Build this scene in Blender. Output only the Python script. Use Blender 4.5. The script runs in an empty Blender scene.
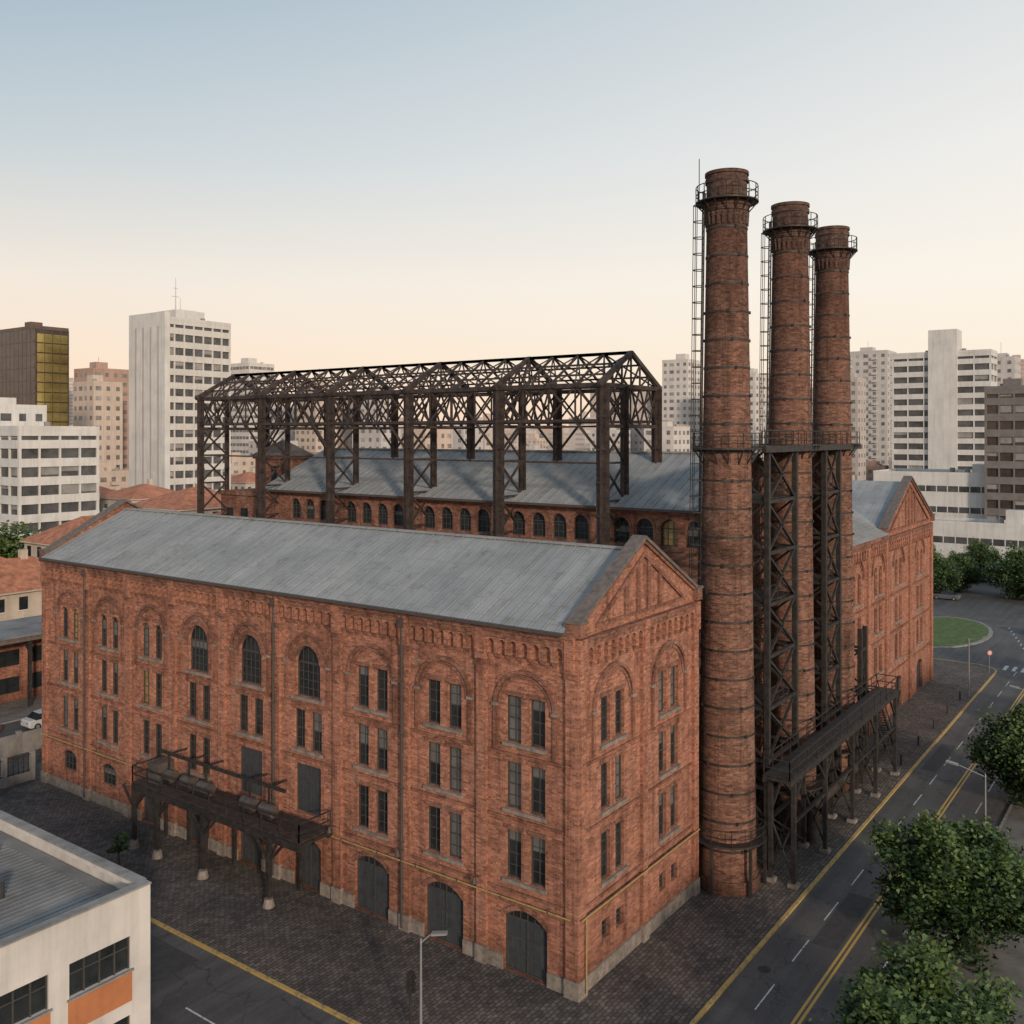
import bpy, math, random
import numpy as np
from mathutils import Vector, Matrix
R=random.Random(7)
sc=bpy.context.scene
rad=math.radians
CA=(-39.5,-24.67,27.65)
SN,CS=math.sin(rad(35.9)),math.cos(rad(35.9))
def cw(e,n):   # camera frame (metres right, metres ahead) -> site grid aligned with the factory
    return (SN*e+CS*n-39.5, -CS*e+SN*n-24.67)

# ---------------------------------------------------------------- materials
def nt(name):
    m=bpy.data.materials.new(name); m.use_nodes=True
    t=m.node_tree; b=t.nodes['Principled BSDF']
    return m,t,b
def mixc(t,a,b,f,mode='MIX'):
    x=t.nodes.new('ShaderNodeMix'); x.data_type='RGBA'; x.blend_type=mode
    for s,v in ((0,f),(6,a),(7,b)):
        if hasattr(v,'is_linked'): t.links.new(v,x.inputs[s])
        else: x.inputs[s].default_value=v if s==0 else (*v[:3],1)
    return x.outputs[2]
def ramp(t,fac,els):
    r=t.nodes.new('ShaderNodeValToRGB'); cr=r.color_ramp
    while len(cr.elements)<len(els): cr.elements.new(.5)
    for e,(p,c) in zip(cr.elements,els): e.position=p; e.color=(*c,1)
    t.links.new(fac,r.inputs['Fac']); return r.outputs['Color']
def noise(t,vec,scale,detail=5,sc3=None,rough=.6):
    if sc3:
        mp=t.nodes.new('ShaderNodeMapping'); mp.inputs['Scale'].default_value=sc3; t.links.new(vec,mp.inputs['Vector']); vec=mp.outputs[0]
    n=t.nodes.new('ShaderNodeTexNoise'); n.inputs['Scale'].default_value=scale; n.inputs['Detail'].default_value=detail; n.inputs['Roughness'].default_value=rough
    t.links.new(vec,n.inputs['Vector']); return n.outputs['Fac']
def heightfac(t,ob,z0,z1,wob):
    # weathering height mask: world-metre height plus noise
    s=t.nodes.new('ShaderNodeSeparateXYZ'); t.links.new(ob,s.inputs[0])
    mr=t.nodes.new('ShaderNodeMapRange'); mr.inputs[1].default_value=z0; mr.inputs[2].default_value=z1; t.links.new(s.outputs['Z'],mr.inputs[0])
    a=t.nodes.new('ShaderNodeMath'); a.operation='MULTIPLY_ADD'; a.inputs[1].default_value=wob; t.links.new(noise(t,ob,.7,6,rough=.7),a.inputs[0]); t.links.new(mr.outputs[0],a.inputs[2])
    b=t.nodes.new('ShaderNodeMath'); b.operation='SUBTRACT'; b.inputs[1].default_value=wob*.5; b.use_clamp=True; t.links.new(a.outputs[0],b.inputs[0]); return b.outputs[0]
def M(name,col,rough=.8,var=.18,scale=1.5,metal=0,bump=0,spec=.5,detail=6,streak=0):
    m,t,b=nt(name)
    tc=t.nodes.new('ShaderNodeTexCoord')
    c=ramp(t,noise(t,tc.outputs['Object'],scale,detail,rough=.65),[(.32,[c*(1-var) for c in col]),(.68,[min(1,c*(1+var)) for c in col])])
    if streak: c=mixc(t,c,ramp(t,noise(t,tc.outputs['Object'],1.0,6,(1.6,1.6,.12)),[(.34,(.55,.53,.5)),(.55,(1,1,1))]),streak,'MULTIPLY')
    t.links.new(c,b.inputs['Base Color'])
    b.inputs['Roughness'].default_value=rough; b.inputs['Metallic'].default_value=metal; b.inputs['Specular IOR Level'].default_value=spec
    if bump:
        bp=t.nodes.new('ShaderNodeBump'); bp.inputs['Strength'].default_value=bump; bp.inputs['Distance'].default_value=.05
        t.links.new(noise(t,tc.outputs['Object'],scale*8),bp.inputs['Height']); t.links.new(bp.outputs['Normal'],b.inputs['Normal'])
    return m
def BR(name,c1,c2,mort,bw=.33,rh=.11,ms=.012,stain=.68,rough=.9,bump=.4,spk=.9,lo=(0,3.5),hi=None,patch=.4):
    m,t,b=nt(name)
    tc=t.nodes.new('ShaderNodeTexCoord'); uv=tc.outputs['UV']; ob=tc.outputs['Object']
    k=t.nodes.new('ShaderNodeTexBrick'); k.inputs['Scale'].default_value=1; k.inputs['Brick Width'].default_value=bw; k.inputs['Row Height'].default_value=rh
    k.inputs['Mortar Size'].default_value=ms; k.inputs['Mortar Smooth'].default_value=.3; k.inputs['Bias'].default_value=-.05
    k.inputs['Color1'].default_value=(*c1,1); k.inputs['Color2'].default_value=(*c2,1); k.inputs['Mortar'].default_value=(*mort,1)
    t.links.new(uv,k.inputs['Vector'])
    k2=t.nodes.new('ShaderNodeTexBrick'); k2.inputs['Scale'].default_value=1; k2.inputs['Brick Width'].default_value=bw; k2.inputs['Row Height'].default_value=rh
    k2.inputs['Mortar Size'].default_value=0; k2.inputs['Color1'].default_value=(.5,.46,.46,1); k2.inputs['Color2'].default_value=(1.3,1.26,1.22,1); k2.offset=.5
    mp=t.nodes.new('ShaderNodeMapping'); mp.inputs['Location'].default_value=(bw*37,rh*46,0); t.links.new(uv,mp.inputs[0]); t.links.new(mp.outputs[0],k2.inputs['Vector'])
    s=stain
    c=mixc(t,k.outputs['Color'],k2.outputs['Color'],.6,'MULTIPLY')
    c=mixc(t,c,ramp(t,noise(t,ob,.22,8,rough=.66),[(.32,(s,s*.97,s*.95)),(.5,(1,1,1)),(.72,(1.1,1.03,.98))]),1,'MULTIPLY')
    c=mixc(t,c,ramp(t,noise(t,ob,1.3,7,rough=.72),[(.34,(.6,.57,.56)),(.5,(1,1,1)),(.7,(1.12,1.1,1.08))]),.75,'MULTIPLY')
    c=mixc(t,c,ramp(t,noise(t,uv,6,3,(1,2.2,1),.75),[(.34,(.5,.48,.48)),(.5,(1,1,1)),(.66,(1.28,1.25,1.22))]),spk*.8,'MULTIPLY')
    c=mixc(t,c,ramp(t,noise(t,ob,1.0,5,(2.2,2.2,.11)),[(.35,(.42,.39,.38)),(.5,(1,1,1))]),.6,'MULTIPLY')
    # lime bloom patches
    pf=ramp(t,noise(t,ob,.55,8,rough=.75),[(.56,(0,0,0)),(.72,(patch,)*3)]); c=mixc(t,c,(.42,.30,.24),pf)
    if lo: c=mixc(t,c,ramp(t,heightfac(t,ob,lo[0],lo[1],.7),[(0,(.50,.47,.45)),(.6,(.9,.88,.87)),(1,(1,1,1))]),1,'MULTIPLY')
    if hi: c=mixc(t,c,ramp(t,heightfac(t,ob,hi[0],hi[1],.5),[(0,(1,1,1)),(1,(.48,.46,.46))]),1,'MULTIPLY')
    t.links.new(c,b.inputs['Base Color']); b.inputs['Roughness'].default_value=rough; b.inputs['Specular IOR Level'].default_value=.2
    bp=t.nodes.new('ShaderNodeBump'); bp.inputs['Strength'].default_value=bump; bp.inputs['Distance'].default_value=.03; bp.invert=True
    t.links.new(k.outputs['Fac'],bp.inputs['Height']); t.links.new(bp.outputs['Normal'],b.inputs['Normal'])
    return m
brick=BR('brick_red',(.47,.195,.12),(.31,.12,.078),(.34,.26,.21))
brick_d=BR('brick_trim',(.31,.135,.088),(.21,.088,.06),(.24,.19,.16))
brick_ch=BR('brick_chimney',(.27,.13,.086),(.13,.064,.047),(.19,.15,.125),stain=.48,hi=(30,44),patch=.28)
brick_cap=BR('brick_chimney_cap',(.16,.09,.068),(.09,.052,.042),(.12,.10,.09),stain=.6,lo=None,patch=.1)
stone=M('plinth_stone',(.24,.20,.17),.9,.35,3,bump=.3,streak=.6)
coping=M('coping_stone',(.14,.115,.10),.9,.35,3)
steel=M('dark_steel',(.042,.036,.033),.6,.5,2.5,.3)
rust=M('rusty_steel',(.056,.039,.033),.7,.6,1.8,.2)
pipe=M('gutter_pipe',(.07,.055,.05),.6,.2,3)
ypipe=M('ochre_conduit',(.36,.24,.09),.6,.25,3)
glass=M('window_glass',(.022,.026,.028),.12,.5,.9)
blind=M('window_blind',(.13,.13,.125),.35,.3,.9)
litw=M('window_reflect',(.30,.20,.08),.2,.4,1.2)  # warm-lit panes: the light is painted into the glass colour
frame=M('window_frame',(.055,.052,.05),.6,.2,4)
doorm=M('door_metal',(.05,.056,.064),.55,.25,2,streak=.5)
dark=M('dark_interior',(.012,.011,.011),.9,.1,1)
zinc,t,b=nt('zinc_roof'); tc=t.nodes.new('ShaderNodeTexCoord'); ob=tc.outputs['Object']
c=ramp(t,noise(t,ob,.25,7),[(.3,(.26,.265,.265)),(.55,(.335,.34,.335)),(.8,(.39,.385,.37))])
c=mixc(t,c,ramp(t,noise(t,ob,1,6,(.3,2.4,.3)),[(.3,(.80,.78,.76)),(.6,(1,1,1))]),.7,'MULTIPLY')
c=mixc(t,c,ramp(t,noise(t,ob,.9,8,rough=.75),[(.34,(.5,.45,.40)),(.47,(1,1,1))]),.5,'MULTIPLY')
k=t.nodes.new('ShaderNodeTexBrick'); k.inputs['Scale'].default_value=1; k.inputs['Brick Width'].default_value=2.7; k.inputs['Row Height'].default_value=.82
k.inputs['Mortar Size'].default_value=.02; k.inputs['Color1'].default_value=(1,1,1,1); k.inputs['Color2'].default_value=(.84,.85,.86,1); k.inputs['Mortar'].default_value=(.55,.55,.55,1)
mp=t.nodes.new('ShaderNodeMapping'); mp.inputs['Rotation'].default_value=(0,0,rad(90)); t.links.new(tc.outputs['UV'],mp.inputs[0]); t.links.new(mp.outputs[0],k.inputs['Vector'])
c=mixc(t,c,k.outputs['Color'],.8,'MULTIPLY')
t.links.new(c,b.inputs['Base Color']); b.inputs['Roughness'].default_value=.62; b.inputs['Specular IOR Level'].default_value=.35
cob,t,b=nt('cobble_paving'); tc=t.nodes.new('ShaderNodeTexCoord'); ob=tc.outputs['Object']
k=t.nodes.new('ShaderNodeTexBrick'); k.inputs['Scale'].default_value=1; k.inputs['Brick Width'].default_value=.36; k.inputs['Row Height'].default_value=.24; k.inputs['Mortar Size'].default_value=.022
k.inputs['Color1'].default_value=(.155,.13,.115,1); k.inputs['Color2'].default_value=(.078,.066,.06,1); k.inputs['Mortar'].default_value=(.035,.03,.028,1)
wv=t.nodes.new('ShaderNodeVectorMath'); wv.operation='MULTIPLY_ADD'; wv.inputs[1].default_value=(.35,.35,0)
n9=t.nodes.new('ShaderNodeTexNoise'); n9.inputs['Scale'].default_value=.7; t.links.new(ob,n9.inputs['Vector']); t.links.new(n9.outputs['Color'],wv.inputs[0]); t.links.new(ob,wv.inputs[2])
t.links.new(wv.outputs[0],k.inputs['Vector'])
c=mixc(t,k.outputs['Color'],ramp(t,noise(t,ob,.16,9,rough=.75),[(.32,(.45,.43,.42)),(.46,(.85,.84,.83)),(.56,(1.15,1.1,1.05)),(.7,(1.7,1.6,1.5))]),1,'MULTIPLY')
c=mixc(t,c,ramp(t,noise(t,ob,2.5,7,rough=.78),[(.32,(.5,.5,.5)),(.65,(1.3,1.25,1.22))]),.9,'MULTIPLY')
t.links.new(c,b.inputs['Base Color']); b.inputs['Roughness'].default_value=.85
bp=t.nodes.new('ShaderNodeBump'); bp.inputs['Strength'].default_value=.5; bp.inputs['Distance'].default_value=.03; bp.invert=True
t.links.new(k.outputs['Fac'],bp.inputs['Height']); t.links.new(bp.outputs['Normal'],b.inputs['Normal'])
asp,t,b=nt('asphalt'); tc=t.nodes.new('ShaderNodeTexCoord'); ob=tc.outputs['Object']
c=ramp(t,noise(t,ob,.2,9,rough=.7),[(.3,(.062,.058,.057)),(.5,(.088,.083,.08)),(.72,(.122,.114,.108))])
c=mixc(t,c,ramp(t,noise(t,ob,1,5,(.05,1.1,1)),[(.35,(.68,.68,.68)),(.6,(1.1,1.1,1.1))]),.8,'MULTIPLY')
c=mixc(t,c,ramp(t,noise(t,ob,7,4,rough=.8),[(.3,(.7,.7,.7)),(.7,(1.25,1.25,1.25))]),.8,'MULTIPLY')
v=t.nodes.new('ShaderNodeTexVoronoi'); v.feature='DISTANCE_TO_EDGE'; v.inputs['Scale'].default_value=.2
nn=t.nodes.new('ShaderNodeTexNoise'); nn.inputs['Scale'].default_value=.8; t.links.new(ob,nn.inputs['Vector'])
va=t.nodes.new('ShaderNodeVectorMath'); va.operation='MULTIPLY_ADD'; va.inputs[1].default_value=(2.5,2.5,0); t.links.new(nn.outputs['Color'],va.inputs[0]); t.links.new(ob,va.inputs[2]); t.links.new(va.outputs[0],v.inputs['Vector'])
c=mixc(t,c,ramp(t,v.outputs['Distance'],[(.0,(.4,.4,.4)),(.012,(1,1,1))]),.8,'MULTIPLY')
t.links.new(c,b.inputs['Base Color']); b.inputs['Roughness'].default_value=.8
def paint(name,col,base=(.075,.072,.07),lo=.36,hi=.5):
    m,t,b=nt(name); tc=t.nodes.new('ShaderNodeTexCoord')
    c=ramp(t,noise(t,tc.outputs['Object'],3.5,8,rough=.75),[(lo,base),(hi,col)]); t.links.new(c,b.inputs['Base Color']); b.inputs['Roughness'].default_value=.7; return m
wpaint=paint('white_road_paint',(.55,.55,.53)); ypaint=paint('yellow_road_paint',(.52,.33,.08),lo=.3,hi=.42); ykerb=paint('yellow_kerb_paint',(.48,.32,.10),(.14,.12,.10),.34,.5)
concrete=M('concrete',(.25,.235,.22),.9,.25,.8,bump=.2,streak=.5)
pavement=M('pavement_concrete',(.15,.135,.12),.9,.35,.6)
cityg=M('city_ground',(.13,.12,.11),.95,.3,.05)
grassm=M('grass',(.075,.12,.03),.95,.4,1.2)
tile=M('clay_tiles',(.38,.15,.08),.85,.4,1.2)
bark=M('bark',(.09,.065,.045),.95,.3,4)
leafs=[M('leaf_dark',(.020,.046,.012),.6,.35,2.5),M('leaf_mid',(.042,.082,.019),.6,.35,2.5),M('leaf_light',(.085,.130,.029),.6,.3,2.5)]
white=M('white_plaster',(.58,.54,.50),.85,.12,.4,streak=.35); cream=M('cream_plaster',(.5,.42,.34),.85,.14,.4,streak=.4)
orange=M('orange_panel',(.45,.17,.07),.7,.15,.6,streak=.3)
galv=M('galvanised_steel',(.33,.33,.33),.5,.12,2,.5)

# ---------------------------------------------------------------- mesh builder
class MB:
    def __init__(s): s.v=[];s.f=[];s.m=[]
    def add(s,vs,fs,m=0):
        o=len(s.v); s.v+=[tuple(p) for p in vs]; s.f+=[tuple(i+o for i in f) for f in fs]; s.m+=[m]*len(fs)
    def quad(s,a,b,c,d,m=0): s.add([a,b,c,d],[(0,1,2,3)],m)
    def box(s,x0,x1,y0,y1,z0,z1,m=0):
        s.add([(x0,y0,z0),(x1,y0,z0),(x1,y1,z0),(x0,y1,z0),(x0,y0,z1),(x1,y0,z1),(x1,y1,z1),(x0,y1,z1)],
              [(3,2,1,0),(4,5,6,7),(0,1,5,4),(1,2,6,5),(2,3,7,6),(3,0,4,7)],m)
    def beam(s,p,q,w=.2,h=None,m=0):
        h=h or w; p=Vector(p);q=Vector(q);d=(q-p)
        if d.length<1e-5:return
        d.normalize(); up=Vector((0,0,1)) if abs(d.z)<.98 else Vector((1,0,0))
        sd=d.cross(up).normalized(); u2=sd.cross(d).normalized()
        o=[sd*(-w/2)-u2*h/2,sd*(w/2)-u2*h/2,sd*(w/2)+u2*h/2,sd*(-w/2)+u2*h/2]
        s.add([p+x for x in o]+[q+x for x in o],[(3,2,1,0),(4,5,6,7),(0,1,5,4),(1,2,6,5),(2,3,7,6),(3,0,4,7)],m)
    def cyl(s,p,q,r0,r1=None,n=12,m=0,caps=True):
        r1=r0 if r1 is None else r1; p=Vector(p);q=Vector(q);d=(q-p).normalized()
        up=Vector((0,0,1)) if abs(d.z)<.98 else Vector((1,0,0)); a=d.cross(up).normalized(); bb=d.cross(a)
        vs=[p+(a*math.cos(2*math.pi*i/n)+bb*math.sin(2*math.pi*i/n))*r0 for i in range(n)]+[q+(a*math.cos(2*math.pi*i/n)+bb*math.sin(2*math.pi*i/n))*r1 for i in range(n)]
        fs=[(i,(i+1)%n,n+(i+1)%n,n+i) for i in range(n)]
        if caps: fs+=[tuple(range(n)),tuple(range(2*n-1,n-1,-1))]
        s.add(vs,fs,m)
    def ringpoly(s,c,r,z,w,n=24,m=0):
        for i in range(n):
            a0=2*math.pi*i/n;a1=2*math.pi*(i+1)/n
            s.beam((c[0]+r*math.cos(a0),c[1]+r*math.sin(a0),z),(c[0]+r*math.cos(a1),c[1]+r*math.sin(a1),z),w,w,m)
    def build(s,name,mats,parent=None,uv='box',smooth=False,cyl=None,loc=(0,0,0)):
        me=bpy.data.meshes.new(name); me.from_pydata(s.v,[],s.f)
        for x in mats: me.materials.append(x)
        me.polygons.foreach_set('material_index',s.m)
        if uv:
            ul=me.uv_layers.new(name='UVMap'); co=np.array(s.v,dtype=np.float64); buf=np.zeros((len(me.loops),2)); k=0
            nr=np.empty(len(me.polygons)*3); me.polygons.foreach_get('normal',nr); nr=np.abs(nr.reshape(-1,3))
            for fi,f in enumerate(s.f):
                pc=co[list(f)]; n=nr[fi]
                if uv=='cyl' and n[2]<.8:
                    a=np.arctan2(pc[:,1]-cyl[1],pc[:,0]-cyl[0])
                    if a.max()-a.min()>math.pi: a=np.where(a<0,a+2*math.pi,a)
                    buf[k:k+len(f),0]=a*cyl[2]; buf[k:k+len(f),1]=pc[:,2]
                elif n[2]>.75: buf[k:k+len(f),0]=pc[:,1]; buf[k:k+len(f),1]=pc[:,0]
                elif n[0]>n[1]: buf[k:k+len(f),0]=pc[:,1]; buf[k:k+len(f),1]=pc[:,2]
                else: buf[k:k+len(f),0]=pc[:,0]; buf[k:k+len(f),1]=pc[:,2]
                k+=len(f)
            ul.data.foreach_set('uv',buf.ravel())
        if smooth: me.polygons.foreach_set('use_smooth',[True]*len(me.polygons))
        o=bpy.data.objects.new(name,me); sc.collection.objects.link(o); o.location=loc
        if parent: o.parent=parent; o.matrix_parent_inverse=Matrix.Translation(-Vector(parent.location))
        return o
def empty(name,loc):
    e=bpy.data.objects.new(name,None); e.location=loc; e.empty_display_size=.5; sc.collection.objects.link(e); return e

# ---------------------------------------------------------------- facade tools
def FA(a0): return lambda u,z,d:(a0-d,u,z)
def FB(b0): return lambda u,z,d:(u,b0-d,z)
def FB2(b0): return lambda u,z,d:(u,b0+d,z)
def fbox(mb,F,u0,u1,z0,z1,d0,d1,m=0):
    mb.add([F(u0,z0,d0),F(u1,z0,d0),F(u1,z0,d1),F(u0,z0,d1),F(u0,z1,d0),F(u1,z1,d0),F(u1,z1,d1),F(u0,z1,d1)],
           [(3,2,1,0),(4,5,6,7),(0,1,5,4),(1,2,6,5),(2,3,7,6),(3,0,4,7)],m)
def arcpts(u0,u1,z1,rise,n=10):
    c=(u0+u1)/2;w=(u1-u0)/2;r=(w*w+rise*rise)/(2*rise);th=math.asin(min(1,w/r))
    return [(c+r*math.sin(-th+2*th*i/n),z1-r+r*math.cos(-th+2*th*i/n)) for i in range(n+1)]
def ring(mb,F,c,z,ri,ro,d,m=0,n=18,a0=0,a1=180):
    for i in range(n):
        t0=rad(a0+(a1-a0)*i/n);t1=rad(a0+(a1-a0)*(i+1)/n)
        P=lambda r,t,dd:F(c+r*math.cos(t),z+r*math.sin(t),dd)
        mb.quad(P(ri,t0,d),P(ro,t0,d),P(ro,t1,d),P(ri,t1,d),m)
        mb.quad(P(ro,t0,0),P(ro,t0,d),P(ro,t1,d),P(ro,t1,0),m); mb.quad(P(ri,t0,0),P(ri,t0,d),P(ri,t1,d),P(ri,t1,0),m)
def wall(mb,F,u0,u1,z0,z1,ops,m=0,rev=.28):
    us=sorted({u0,u1,*[o[0] for o in ops],*[o[1] for o in ops]}); zs=sorted({z0,z1,*[o[2] for o in ops],*[o[3] for o in ops]})
    for i in range(len(us)-1):
        for j in range(len(zs)-1):
            cu=(us[i]+us[i+1])/2;cz=(zs[j]+zs[j+1])/2
            if any(o[0]<cu<o[1] and o[2]<cz<o[3] for o in ops): continue
            mb.quad(F(us[i],zs[j],0),F(us[i+1],zs[j],0),F(us[i+1],zs[j+1],0),F(us[i],zs[j+1],0),m)
    for (a,b2,c,d,rise,kind) in ops:
        zt=d-rise
        mb.quad(F(a,c,0),F(a,zt,0),F(a,zt,-rev),F(a,c,-rev),m); mb.quad(F(b2,c,0),F(b2,zt,0),F(b2,zt,-rev),F(b2,c,-rev),m)
        mb.quad(F(a,c,0),F(b2,c,0),F(b2,c,-rev),F(a,c,-rev),m)
        if rise:
            p=arcpts(a,b2,d,rise)
            for (x0,y0),(x1,y1) in zip(p,p[1:]):
                mb.quad(F(x0,y0,0),F(x1,y1,0),F(x1,d,0),F(x0,d,0),m); mb.quad(F(x0,y0,0),F(x1,y1,0),F(x1,y1,-rev),F(x0,y0,-rev),m)
        else: mb.quad(F(a,d,0),F(b2,d,0),F(b2,d,-rev),F(a,d,-rev),m)
WM=[frame,glass,blind,doorm,litw]
def fillop(mb,F,op,rev=.28,lit=.015):
    a,b2,c,d,rise,kind=op; zt=d-rise; q=R.random()
    g=3 if kind=='door' else (2 if q<.07 else (4 if q>1-lit else 1))
    dd=-rev+.005
    if rise: p=arcpts(a,b2,d,rise); pts=[(a,c),(b2,c)]+p[::-1]
    else: pts=[(a,c),(b2,c),(b2,d),(a,d)]
    mb.add([F(u,z,dd) for u,z in pts],[tuple(range(len(pts)))],g)
    if kind!='door' and g==1 and R.random()<.28:
        zz=c+(zt-c)*R.choice([.5,.66,.75]); mb.quad(F(a+.05,zz,dd+.012),F(b2-.05,zz,dd+.012),F(b2-.05,zt,dd+.012),F(a+.05,zt,dd+.012),2)
    w=.075; f0=dd; f1=dd+.07
    fbox(mb,F,a,a+w,c,zt,f0,f1); fbox(mb,F,b2-w,b2,c,zt,f0,f1); fbox(mb,F,a+w,b2-w,c,c+w,f0,f1-.01)
    if rise:
        for (x0,y0),(x1,y1) in zip(p,p[1:]):
            mb.quad(F(x0,y0,f1),F(x1,y1,f1),F(x1*.93+(a+b2)/2*.07,y1-w,f1),F(x0*.93+(a+b2)/2*.07,y0-w,f1))
        fbox(mb,F,a+w,b2-w,zt-.04,zt+.04,f0,f1-.02)
    else: fbox(mb,F,a+w,b2-w,d-w,d,f0,f1-.01)
    W=b2-a; mw=.022
    if kind=='win':
        u=(a+b2)/2; fbox(mb,F,u-mw,u+mw,c+w,d-w-(rise*.3),f0,f1-.03)
        for k in (1,2,3):
            z=c+(zt-c)*k/4 if rise else c+(d-c)*k/4
            fbox(mb,F,a+w,b2-w,z-mw*(1.6 if k==2 else 1),z+mw*(1.6 if k==2 else 1),f0,f1-.035)
    elif kind=='arch':
        n=max(3,int(W/.42))
        for k in range(1,n):
            u=a+W*k/n; h=zt+math.sqrt(max(0,1-((u-(a+b2)/2)/(W/2))**2))*rise-.05
            fbox(mb,F,u-mw,u+mw,c+w,h,f0,f1-.03)
        k=1
        while c+k*.5<zt: fbox(mb,F,a+w,b2-w,c+k*.5-mw,c+k*.5+mw,f0,f1-.035); k+=1
    elif kind=='door':
        u=(a+b2)/2; fbox(mb,F,u-.03,u+.03,c+w,zt-.04,f0,f1)
        n=int(W/.3)
        for k in range(1,n):
            uu=a+W*k/n
            if abs(uu-u)>.1: fbox(mb,F,uu-.012,uu+.012,c+w,zt-.05,f0,f0+.02)
        for zz in (.3,.62): fbox(mb,F,a+w,b2-w,c+(zt-c)*zz-.05,c+(zt-c)*zz+.05,f0,f0+.035)
        if rise:
            mb.add([F(uu,zz,dd+.01) for uu,zz in [(a,zt),(b2,zt)]+p[::-1][1:-1]],[tuple(range(len(p)))],1)
            for k in range(1,6):
                uu=a+W*k/6; h=zt+math.sqrt(max(0,1-((uu-u)/(W/2))**2))*rise-.06; fbox(mb,F,uu-mw,uu+mw,zt+.04,h,f0,f1)
def pair(c,z0,z1,rise=0,w=.98,g=.74): return [(c-g-w/2,c-g+w/2,z0,z1,rise,'win'),(c+g-w/2,c+g+w/2,z0,z1,rise,'win')]
def corbels(mb,F,u0,u1,z,m=1,step=.72,h=1.15):
    fbox(mb,F,u0,u1,z+h-.02,z+h+.28,0.0,.30,m); fbox(mb,F,u0,u1,z+h+.28,z+h+.42,0,.38,m)
    n=max(1,int(round((u1-u0)/step))); st=(u1-u0)/n
    for i in range(n+1):
        u=u0+i*st; a=max(u0,u-.15);b=min(u1,u+.15)
        if b-a<.05: continue
        fbox(mb,F,a,b,z+.28,z+h-.02,.0,.24,0); fbox(mb,F,a+.02,b-.02,z+.1,z+.28,0,.15,m); fbox(mb,F,a+.05,b-.05,z,z+.1,0,.08,m)
        if i<n:
            l=u+.15;r=u+st-.15; cc=(l+r)/2;rr=(r-l)/2;zc=z+h-.02-rr-.1
            for k in range(6):
                t0=math.pi*k/6;t1=math.pi*(k+1)/6
                x0,y0,x1,y1=cc+rr*math.cos(t0),zc+rr*math.sin(t0),cc+rr*math.cos(t1),zc+rr*math.sin(t1)
                mb.quad(F(x0,y0,.235),F(x1,y1,.235),F(x1,z+h-.02,.235),F(x0,z+h-.02,.235),0)
                mb.quad(F(x0,y0,.235),F(x1,y1,.235),F(x1,y1,0),F(x0,y0,0),m)
def trimbay(tr,F,c,rows,door,r=1.95,zc=13.75):
    ring(tr,F,c,zc,r-.2,r,.13,1); ring(tr,F,c,zc,r-.42,r-.27,.06,1)
    fbox(tr,F,c-r,c-r+.2,zc-2.3,zc,0,.13,1); fbox(tr,F,c+r-.2,c+r,zc-2.3,zc,0,.13,1)
    fbox(tr,F,c-r-.08,c-r+.28,zc-.08,zc+.07,0,.17,2); fbox(tr,F,c+r-.28,c+r+.08,zc-.08,zc+.07,0,.17,2)
    for z0,z1 in rows:
        fbox(tr,F,c-1.35,c+1.35,z0-.2,z0-.02,0,.15,2)
        for s in (-.74,.74): fbox(tr,F,c+s-.6,c+s+.6,z1+.01,z1+.24,0,.05,1)
def gable(tr,F,W,H,AP,b_in,tm,thick=.5,u0=0):
    P=[(u0,H-.35),(u0,H+.3),(u0+W/2,AP),(u0+W,H+.3),(u0+W,H-.35)]
    tr.add([F(u,z,0) for u,z in P]+[F(u,z,-thick) for u,z in P],[(0,1,2,3,4),(9,8,7,6,5),(0,5,6,1),(1,6,7,2),(2,7,8,3),(3,8,9,4)],0)
    for s in (0,1):
        ue=u0 if s==0 else u0+W; uo=-1 if s==0 else 1
        p0=(ue+uo*.2,H+.22);p1=(u0+W/2,AP+.08)
        for k,(dz,dd0,dd1) in enumerate(((0,-thick-.12,.24),(-.22,0,.14))):
            q=[F(p0[0],p0[1]+dz,dd0),F(p0[0],p0[1]+dz+.2,dd0),F(p1[0],p1[1]+dz+.2,dd0),F(p1[0],p1[1]+dz,dd0)]
            q2=[F(p0[0],p0[1]+dz,dd1),F(p0[0],p0[1]+dz+.2,dd1),F(p1[0],p1[1]+dz+.2,dd1),F(p1[0],p1[1]+dz,dd1)]
            tr.add(q+q2,[(0,1,2,3),(7,6,5,4),(0,4,5,1),(1,5,6,2),(2,6,7,3),(3,7,4,0)],3 if k==0 else 1)
        fbox(tr,F,min(ue,ue+uo*.22)-(.4 if s else 0),max(ue,ue+uo*.22)+(.4 if s==0 else 0),H-.25,H+.42,-thick-.02,.33,1)
        fbox(tr,F,min(ue,ue+uo*.27)-(.45 if s else 0),max(ue,ue+uo*.27)+(.45 if s==0 else 0),H+.42,H+.56,-thick-.06,.38,3)
    sl=(AP-H-.3)/(W/2); m=u0+W/2
    zt=lambda u:AP-sl*abs(u-m)-.75
    fbox(tr,F,u0+1.7,u0+W-1.7,H-.02,H+.16,0,.12,1)
    for s in (-1,1):
        a=(m+s*(W/2-1.9),H+.16);b=(m,AP-.75)
        for k in range(8):
            x0=a[0]+(b[0]-a[0])*k/8;x1=a[0]+(b[0]-a[0])*(k+1)/8;z0=a[1]+(b[1]-a[1])*k/8;z1=a[1]+(b[1]-a[1])*(k+1)/8
            tr.add([F(x0,z0-.12,0),F(x0,z0+.1,0),F(x1,z1+.1,0),F(x1,z1-.12,0),F(x0,z0-.12,.14),F(x0,z0+.1,.14),F(x1,z1+.1,.14),F(x1,z1-.12,.14)],[(4,5,6,7),(0,4,5,1),(1,5,6,2),(3,7,4,0)],1)
    for o in (-1.9,-.6,.6,1.9):
        fbox(tr,F,m+o-.17,m+o+.17,H+.16,zt(m+o)-.08,0,.12,1)
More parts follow.
